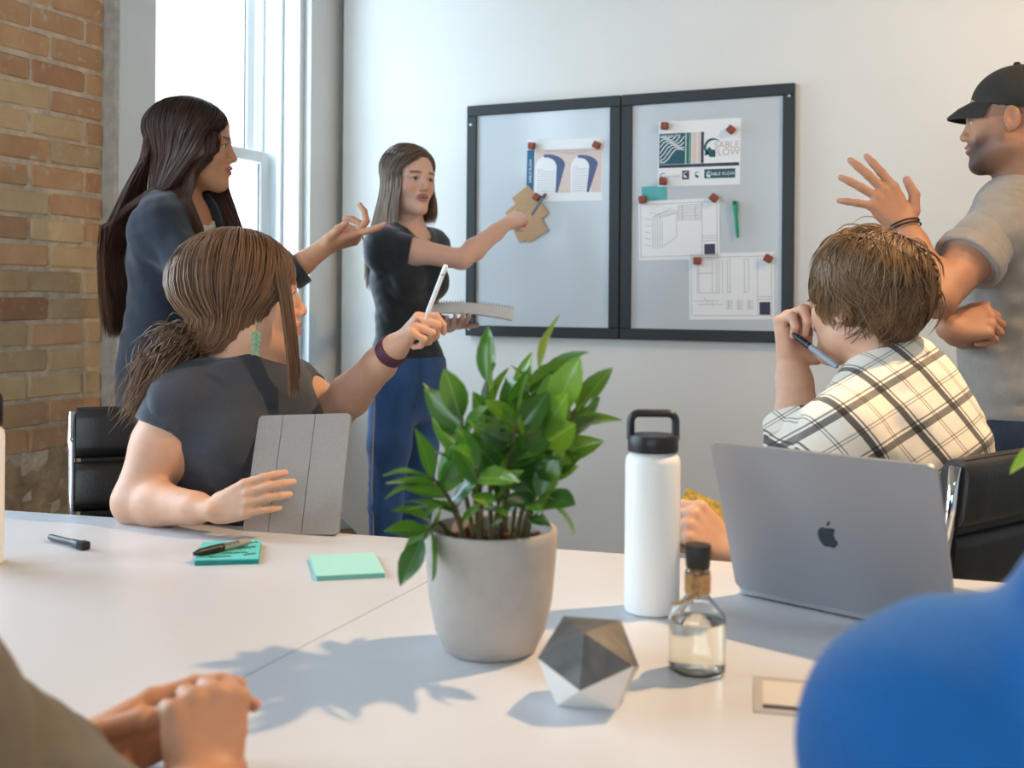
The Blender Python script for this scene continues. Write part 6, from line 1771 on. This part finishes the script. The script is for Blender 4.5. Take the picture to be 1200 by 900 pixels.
# ------------------------------------------------------------------ potted plants with paired glossy leaves
mat('pot_grey', (178, 170, 162), .75, var=.04, scale=60, bump=.08, bscale=300)
mat('soil', (52, 36, 26), .95, var=.5, scale=90, bump=.8, bscale=120); mat('bark_chip', (112, 66, 38), .9, var=.3, scale=60)
mat('stem_green', (92, 82, 48), .6, var=.2, scale=40)
def leaf_mat(name, c1, c2, rib):
    m = mat(name, c1, .28, rgb2=c2, scale=22, rndvar=.22, coat=.25)
    b = m.node_tree.nodes['Principled BSDF']; b.inputs['Subsurface Weight'].default_value = .0
    nt = m.node_tree; src = b.inputs['Base Color'].links[0].from_socket
    sp = nt.nodes.new('ShaderNodeSeparateXYZ'); nt.links.new(node_of(m, 'TEX_COORD').outputs['Object'], sp.inputs[0])
    ab = nt.nodes.new('ShaderNodeMath'); ab.operation = 'ABSOLUTE'; nt.links.new(sp.outputs['X'], ab.inputs[0])
    lt = nt.nodes.new('ShaderNodeMath'); lt.operation = 'LESS_THAN'; lt.inputs[1].default_value = .0007; nt.links.new(ab.outputs[0], lt.inputs[0])
    mx = nt.nodes.new('ShaderNodeMix'); mx.data_type = 'RGBA'; nt.links.new(lt.outputs[0], mx.inputs['Factor']); nt.links.new(src, mx.inputs['A']); mx.inputs['B'].default_value = lin(rib)
    nt.links.new(mx.outputs['Result'], b.inputs['Base Color'])
    tl = nt.nodes.new('ShaderNodeBsdfTranslucent'); tl.inputs[0].default_value = lin(120, 170, 40); ms = nt.nodes.new('ShaderNodeMixShader'); ms.inputs[0].default_value = .22
    nt.links.new(b.outputs[0], ms.inputs[1]); nt.links.new(tl.outputs[0], ms.inputs[2]); nt.links.new(ms.outputs[0], nt.nodes['Material Output'].inputs['Surface'])
leaf_mat('leaf_green', (48, 96, 38), (72, 122, 44), (120, 156, 84)); leaf_mat('leaf_dark', (30, 70, 40), (48, 96, 50), (90, 130, 80)); leaf_mat('leaf_young', (96, 140, 50), (120, 160, 60), (160, 186, 100))
leaf_mat('leaf_yellowed', (62, 104, 40), (206, 178, 60), (190, 180, 90))
def leaf_mesh(mt_, fold, bend, wide):
    rows = [0, .10, .25, .42, .60, .78, .92, 1.0]; wd = [.05, .45, .82, 1.0, .92, .62, .26, .0]
    v = []; f = []; n = 5
    for t, w in zip(rows, wd):
        for k in range(n):
            x = (k / 2 - 1) * w * wide / 2
            v.append((x, t, abs(x) * fold - bend * t * t + .01 * math.sin(t * 9 + k)))
    for i in range(len(rows) - 1):
        for k in range(n - 1): a = i * n + k; f.append((a, a + 1, a + n + 1, a + n))
    q = MB(); q.add([(x * .068, y * .068, z * .068) for x, y, z in v], f)
    return q.mesh('leaf', mt_, True)
LEAVES = [leaf_mesh(m_, fo, be, wi) for m_ in ('leaf_green', 'leaf_dark', 'leaf_green', 'leaf_young') for fo, be, wi in ((.35, .12, .46), (.45, .22, .36), (.2, .05, .52))]
LEAF_Y = leaf_mesh('leaf_yellowed', .3, .1, .5)
def pot(name, label, cat, base, r0=.0545, r1=.0775, h=.143):
    o = thing(name, label, cat, base)
    prof = [(0, 0), (r0 - .006, 0), (r0, .004), (r0 + .010, h * .18), (r0 + .0175, h * .42), (r1 - .002, h * .70), (r1, h * .92), (r1, h - .002), (r1 - .0015, h), (r1 - .006, h), (r1 - .0075, h - .002), (r1 - .008, h - .03), (0, h - .03)]
    MB().lathe(prof, n=64).build('pot', 'pot_grey', o, 40)
    q = MB(); vs_ = [(0, 0, h - .016)]; ff = []; n = 40
    for ring in range(1, 7):
        for k in range(n):
            a = 2 * math.pi * k / n; rr = (r1 - .0085) * ring / 6
            vs_.append((rr * math.cos(a), rr * math.sin(a), h - .018 + random.uniform(-.002, .003)))
    for k in range(n): ff.append((0, 1 + k, 1 + (k + 1) % n))
    for ring in range(5):
        for k in range(n): a = 1 + ring * n; ff.append((a + k, a + n + k, a + n + (k + 1) % n, a + (k + 1) % n))
    s_ = q.add(vs_, ff).build('soil', 'soil', o, True)
    q = MB()
    for k in range(46):
        a = random.random() * 6.28; rr = (r1 - .014) * math.sqrt(random.random())
        R = Euler((random.random() * 3, random.random() * 3, random.random() * 6)).to_matrix()
        q.box((rr * math.cos(a), rr * math.sin(a), h - .014 + random.uniform(0, .004)), (random.uniform(.006, .014), random.uniform(.004, .009), .004), R, bev=.001)
    c = q.build('bark_mulch', 'bark_chip', s_); c['kind'] = 'stuff'
    return o
def stem(parent, base, tip, n, start, size=1.0, droop=.0, roll=0.0, yellow=()):
    base, tip = Vector(base), Vector(tip)
    mid = base.lerp(tip, .5) + Vector((0, 0, .03)) + (base - tip).cross(Vector((0, 0, 1))) * .05
    tipd = tip + Vector((0, 0, -droop))
    M = 20; pts = [base * (1 - t) ** 2 + mid * 2 * t * (1 - t) + tipd * t * t for t in [i / (M - 1) for i in range(M)]]
    MB().tube(pts, [.0032 - .0017 * i / (M - 1) for i in range(M)], 7).build('stem', 'stem_green', parent, True, True)
    for k in range(n):
        u = start + (1 - start) * (k + .6) / n if k < n - 1 else 1.0
        i = min(int(u * (M - 1)), M - 2); p = pts[i].lerp(pts[i + 1], u * (M - 1) - i); d = (pts[i + 1] - pts[i]).normalized()
        if k == n - 1: out = d
        else:
            sgn = 1 if k % 2 else -1
            sd_ = d.cross(Vector((math.cos(roll), math.sin(roll), .2))).normalized() * sgn
            out = (d * random.uniform(.55, .95) + sd_ * random.uniform(.7, 1.0) + Vector((random.uniform(-.25, .25), random.uniform(-.25, .25), random.uniform(-.1, .35)))).normalized()
        up_ = (Vector((random.uniform(-.6, .6), random.uniform(-.6, .6), .8)) - d * .5 - Vector((p.x, p.y, 0)).normalized() * random.uniform(-.1, 1.2)); up_ = (up_ - out * up_.dot(out)).normalized(); x = out.cross(up_)
        me = LEAF_Y if k in yellow else random.choice(LEAVES)
        lf = link('leaf', me, parent, True)
        sc = size * random.uniform(.78, 1.08) * (1.0 if k else .85)
        lf.matrix_basis = frame(x, out, up_, p) @ Matrix.Diagonal((sc, sc, sc, 1))
pc = P(580.5, 0, 1.278); pbase = Vector((pc.x, pc.y, TABZ))
random.seed(12)
pl = pot('potted_plant', 'glossy green potted plant in tapered grey pot at table centre', 'plant', pbase)
sb_ = lambda dx, dy: pbase + C(dx, dy) + Vector((0, 0, .122))
bend_ = [((.0, -.01), (571, 448, 1.262), 10, .30, 1.1, 0, .3, (1,)), ((.022, .01), (632, 436, 1.30), 10, .34, 1.15, 0, 1.2, (2, 9)), ((.03, .0), (676, 482, 1.28), 9, .34, 1.0, .0, 2.2, ()), ((.026, -.02), (648, 486, 1.24), 9, .34, 1.05, 0, .8, ()),
         ((-.03, .0), (500, 548, 1.24), 8, .34, .92, .01, 2.0, ()), ((-.02, .015), (522, 498, 1.30), 9, .36, .95, 0, .2, (8,)), ((-.012, -.02), (540, 492, 1.22), 9, .36, 1.0, 0, 1.5, ()), ((.03, -.02), (642, 572, 1.21), 6, .3, .9, .01, .6, ()),
         ((.008, -.03), (606, 492, 1.20), 9, .34, 1.08, 0, 2.6, ()), ((-.01, -.035), (556, 548, 1.17), 7, .30, .95, 0, .9, ()), ((-.045, -.01), (496, 600, 1.22), 6, .45, .9, .03, 1.8, ()), ((.015, .03), (608, 470, 1.33), 9, .36, 1.0, 0, .4, ()), ((.035, .02), (660, 515, 1.31), 7, .3, .95, 0, 1.1, ()), ((.0, -.045), (590, 572, 1.19), 5, .25, .8, 0, .4, ()), ((-.03, -.04), (528, 590, 1.20), 5, .25, .85, 0, 1.9, ()), ((.04, -.03), (626, 590, 1.20), 5, .2, .8, 0, 2.4, ()), ((.01, .0), (600, 530, 1.23), 7, .2, .9, 0, 1.3, (3,))]
for (bx, by), t_, n_, st0, sz_, dr, ro, ye in bend_: stem(pl, sb_(bx, by), P(*t_), n_, st0, sz_, dr, ro, ye)
# second plant at the right, only a leaf tip reaches the picture
p2 = C(.74, 1.16); p2 = Vector((p2.x, p2.y, TABZ))
pl2 = pot('potted_plant', 'small potted plant beyond the right edge, one leaf tip showing', 'plant', p2, .035, .05, .09)
for tx, ty, td, n_ in ((1290, 480, 1.16, 6), (1330, 440, 1.2, 6), (1380, 520, 1.16, 6)): stem(pl2, p2 + Vector((0, 0, .07)), P(tx, ty, td), n_, .4, .8)
tip, bs = P(1181, 546, 1.12), P(1250, 518, 1.14)
MB().tube([p2 + Vector((0, 0, .07)), p2.lerp(bs, .5) + Vector((0, 0, .06)), bs], [.003, .0025, .0018], 6).build('stem', 'stem_green', pl2, True, True)
out = (tip - bs).normalized(); up_ = (Vector((0, 0, 1)) - out * out.z).normalized(); lf = link('leaf', LEAVES[9], pl2, True); sc = (tip - bs).length / .068
lf.matrix_basis = frame(out.cross(up_), out, up_, bs) @ Matrix.Diagonal((sc, sc, sc, 1))

# ------------------------------------------------------------------ padded office chairs
mat('leather_black', (30, 28, 27), .38, var=.1, scale=50, bump=.08, bscale=160)
def chair(label, loc, facing, group='black leather office chairs'):
    ang = math.atan2(facing.y, facing.x) - math.pi / 2
    o = thing('office_chair', label, 'chair', (loc.x, loc.y, 0), ang, group)
    hw = .235
    bk_ = lambda t: Vector((0, -.225 - .085 * t - .012 * math.sin(t * 3.1), .455 + .45 * t))          # line of the backrest
    def padm(c, ey, ez, ly, lz, nm, par, w=hw * 2):
        M = frame(ey, ez, (1, 0, 0), c)
        M = frame(ey, ez, Vector(ey).cross(Vector(ez)), c)
        prof = rrect(ly, lz, min(ly, lz) * .46, 5, -ly / 2, -lz / 2)
        q = MB()
        n = len(prof); xs = [-w / 2, -w / 2 + .012, -w / 2 + .05, 0, w / 2 - .05, w / 2 - .012, w / 2]; sc = [.80, .95, 1.0, 1.03, 1.0, .95, .80]
        vv = [M @ Vector((a * s_, b * (.94 + .06 * s_), x)) for x, s_ in zip(xs, sc) for a, b in prof]
        ff = [tuple(range(n))[::-1], tuple(range((len(xs) - 1) * n, len(xs) * n))] + [(r * n + i, r * n + (i + 1) % n, (r + 1) * n + (i + 1) % n, (r + 1) * n + i) for r in range(len(xs) - 1) for i in range(n)]
        return q.add(vv, ff).build(nm, 'leather_black', par, 50)
    shell = MB()
    nseg = 12; prof = [bk_(i / nseg) for i in range(nseg + 1)]
    vv = [p + Vector((sx * (hw - .01), dy, 0)) for dy in (-.006, .006) for sx in (-1, 1) for p in prof]; m_ = nseg + 1; ff = []
    for i in range(nseg): ff += [(i, i + 1, m_ + i + 1, m_ + i), (2 * m_ + i, 3 * m_ + i, 3 * m_ + i + 1, 2 * m_ + i + 1), (i, 2 * m_ + i, 2 * m_ + i + 1, i + 1), (m_ + i, m_ + i + 1, 3 * m_ + i + 1, 3 * m_ + i)]
    ff += [(0, m_, 3 * m_, 2 * m_), (nseg, 2 * m_ + nseg, 3 * m_ + nseg, m_ + nseg)]
    shell.add(vv, ff).build('back_shell', 'leather_black', o, 40)
    zs = [(.03, .25), (.265, .49), (.505, .74), (.755, 1.0)]
    for a, b in zs:
        p0, p1 = bk_(a), bk_(b); d = (p1 - p0); ez = d.normalized(); ey = Vector((0, ez.z, -ez.y))
        padm((p0 + p1) / 2 + ey * .004, ey, ez, .050 if b < 1 else .060, d.length, 'back_pad', o)
    for k in range(3): padm(Vector((0, -.15 + .155 * k, .455 - .004 * k)), Vector((0, 0, -1)), Vector((0, 1, 0)), .055, .152, 'seat_pad', o)
    for sx in (-1, 1):
        pts = [Vector((sx * (hw + .008), .235, .448)), Vector((sx * (hw + .008), .0, .440)), Vector((sx * (hw + .008), -.19, .448))] + [bk_(t) + Vector((sx * (hw + .008), 0, 0)) for t in (.06, .2, .4, .6, .8, .98)]
        MB().tube(pts, .0095, 10).build('side_rail', 'chrome', o, True)
        ax_ = sx * (hw + .035)
        q = MB().tube([(ax_ - sx * .03, .16, .44), (ax_, .19, .50), (ax_, .17, .63), (ax_, .13, .665), (ax_, -.10, .672), (ax_, -.20, .655), (ax_ - sx * .02, -.27, .60)], .013, 10)
        ao = q.build('armrest', 'black_plastic', o, True)
        MB().box((ax_, .0, .682), (.045, .26, .022), bev=.009).build('arm_pad', 'leather_black', ao)
    MB().lathe([(.03, .10), (.03, .25), (.022, .25), (.022, .40), (.09, .405), (.09, .425), (0, .425)], n=24).build('column', 'steel_dark', o, 40)
    for k in range(5):
        a = 2 * math.pi * k / 5 + .3; d = Vector((math.cos(a), math.sin(a), 0))
        lg2 = MB().tube([d * .02 + Vector((0, 0, .115)), d * .16 + Vector((0, 0, .10)), d * .29 + Vector((0, 0, .075))], [.022, .018, .013], 8).build('leg', 'aluminium', o, True)
        R = Matrix.Rotation(a, 3, 'Z') @ Matrix.Rotation(math.pi / 2, 3, 'X')
        MB().lathe([(0, -.018), (.024, -.018), (.0265, -.012), (.0265, .012), (.024, .018), (0, .018)], d * .29 + Vector((0, 0, .0265)), 18, R).build('caster', 'black_plastic', lg2, 40)
    return o
fg = C(.35, -.94); c0 = C(-.715, 2.43) + fg * .27
chair('black leather office chair with chrome side rail behind the woman in charcoal tee', c0, fg)
fm = C(-.60, .80); c1 = C(.86, 1.87) + fm * .27
chair('black leather office chair behind the man in plaid shirt', c1, fm)
for nm_, c_, f_ in (('person with clasped hands', C(-.62, .66), C(.35, .94)), ('person in blue', C(.44, .52), C(-.17, .98))):
    chair('black leather office chair under the ' + nm_, c_ - f_ * .0, f_)
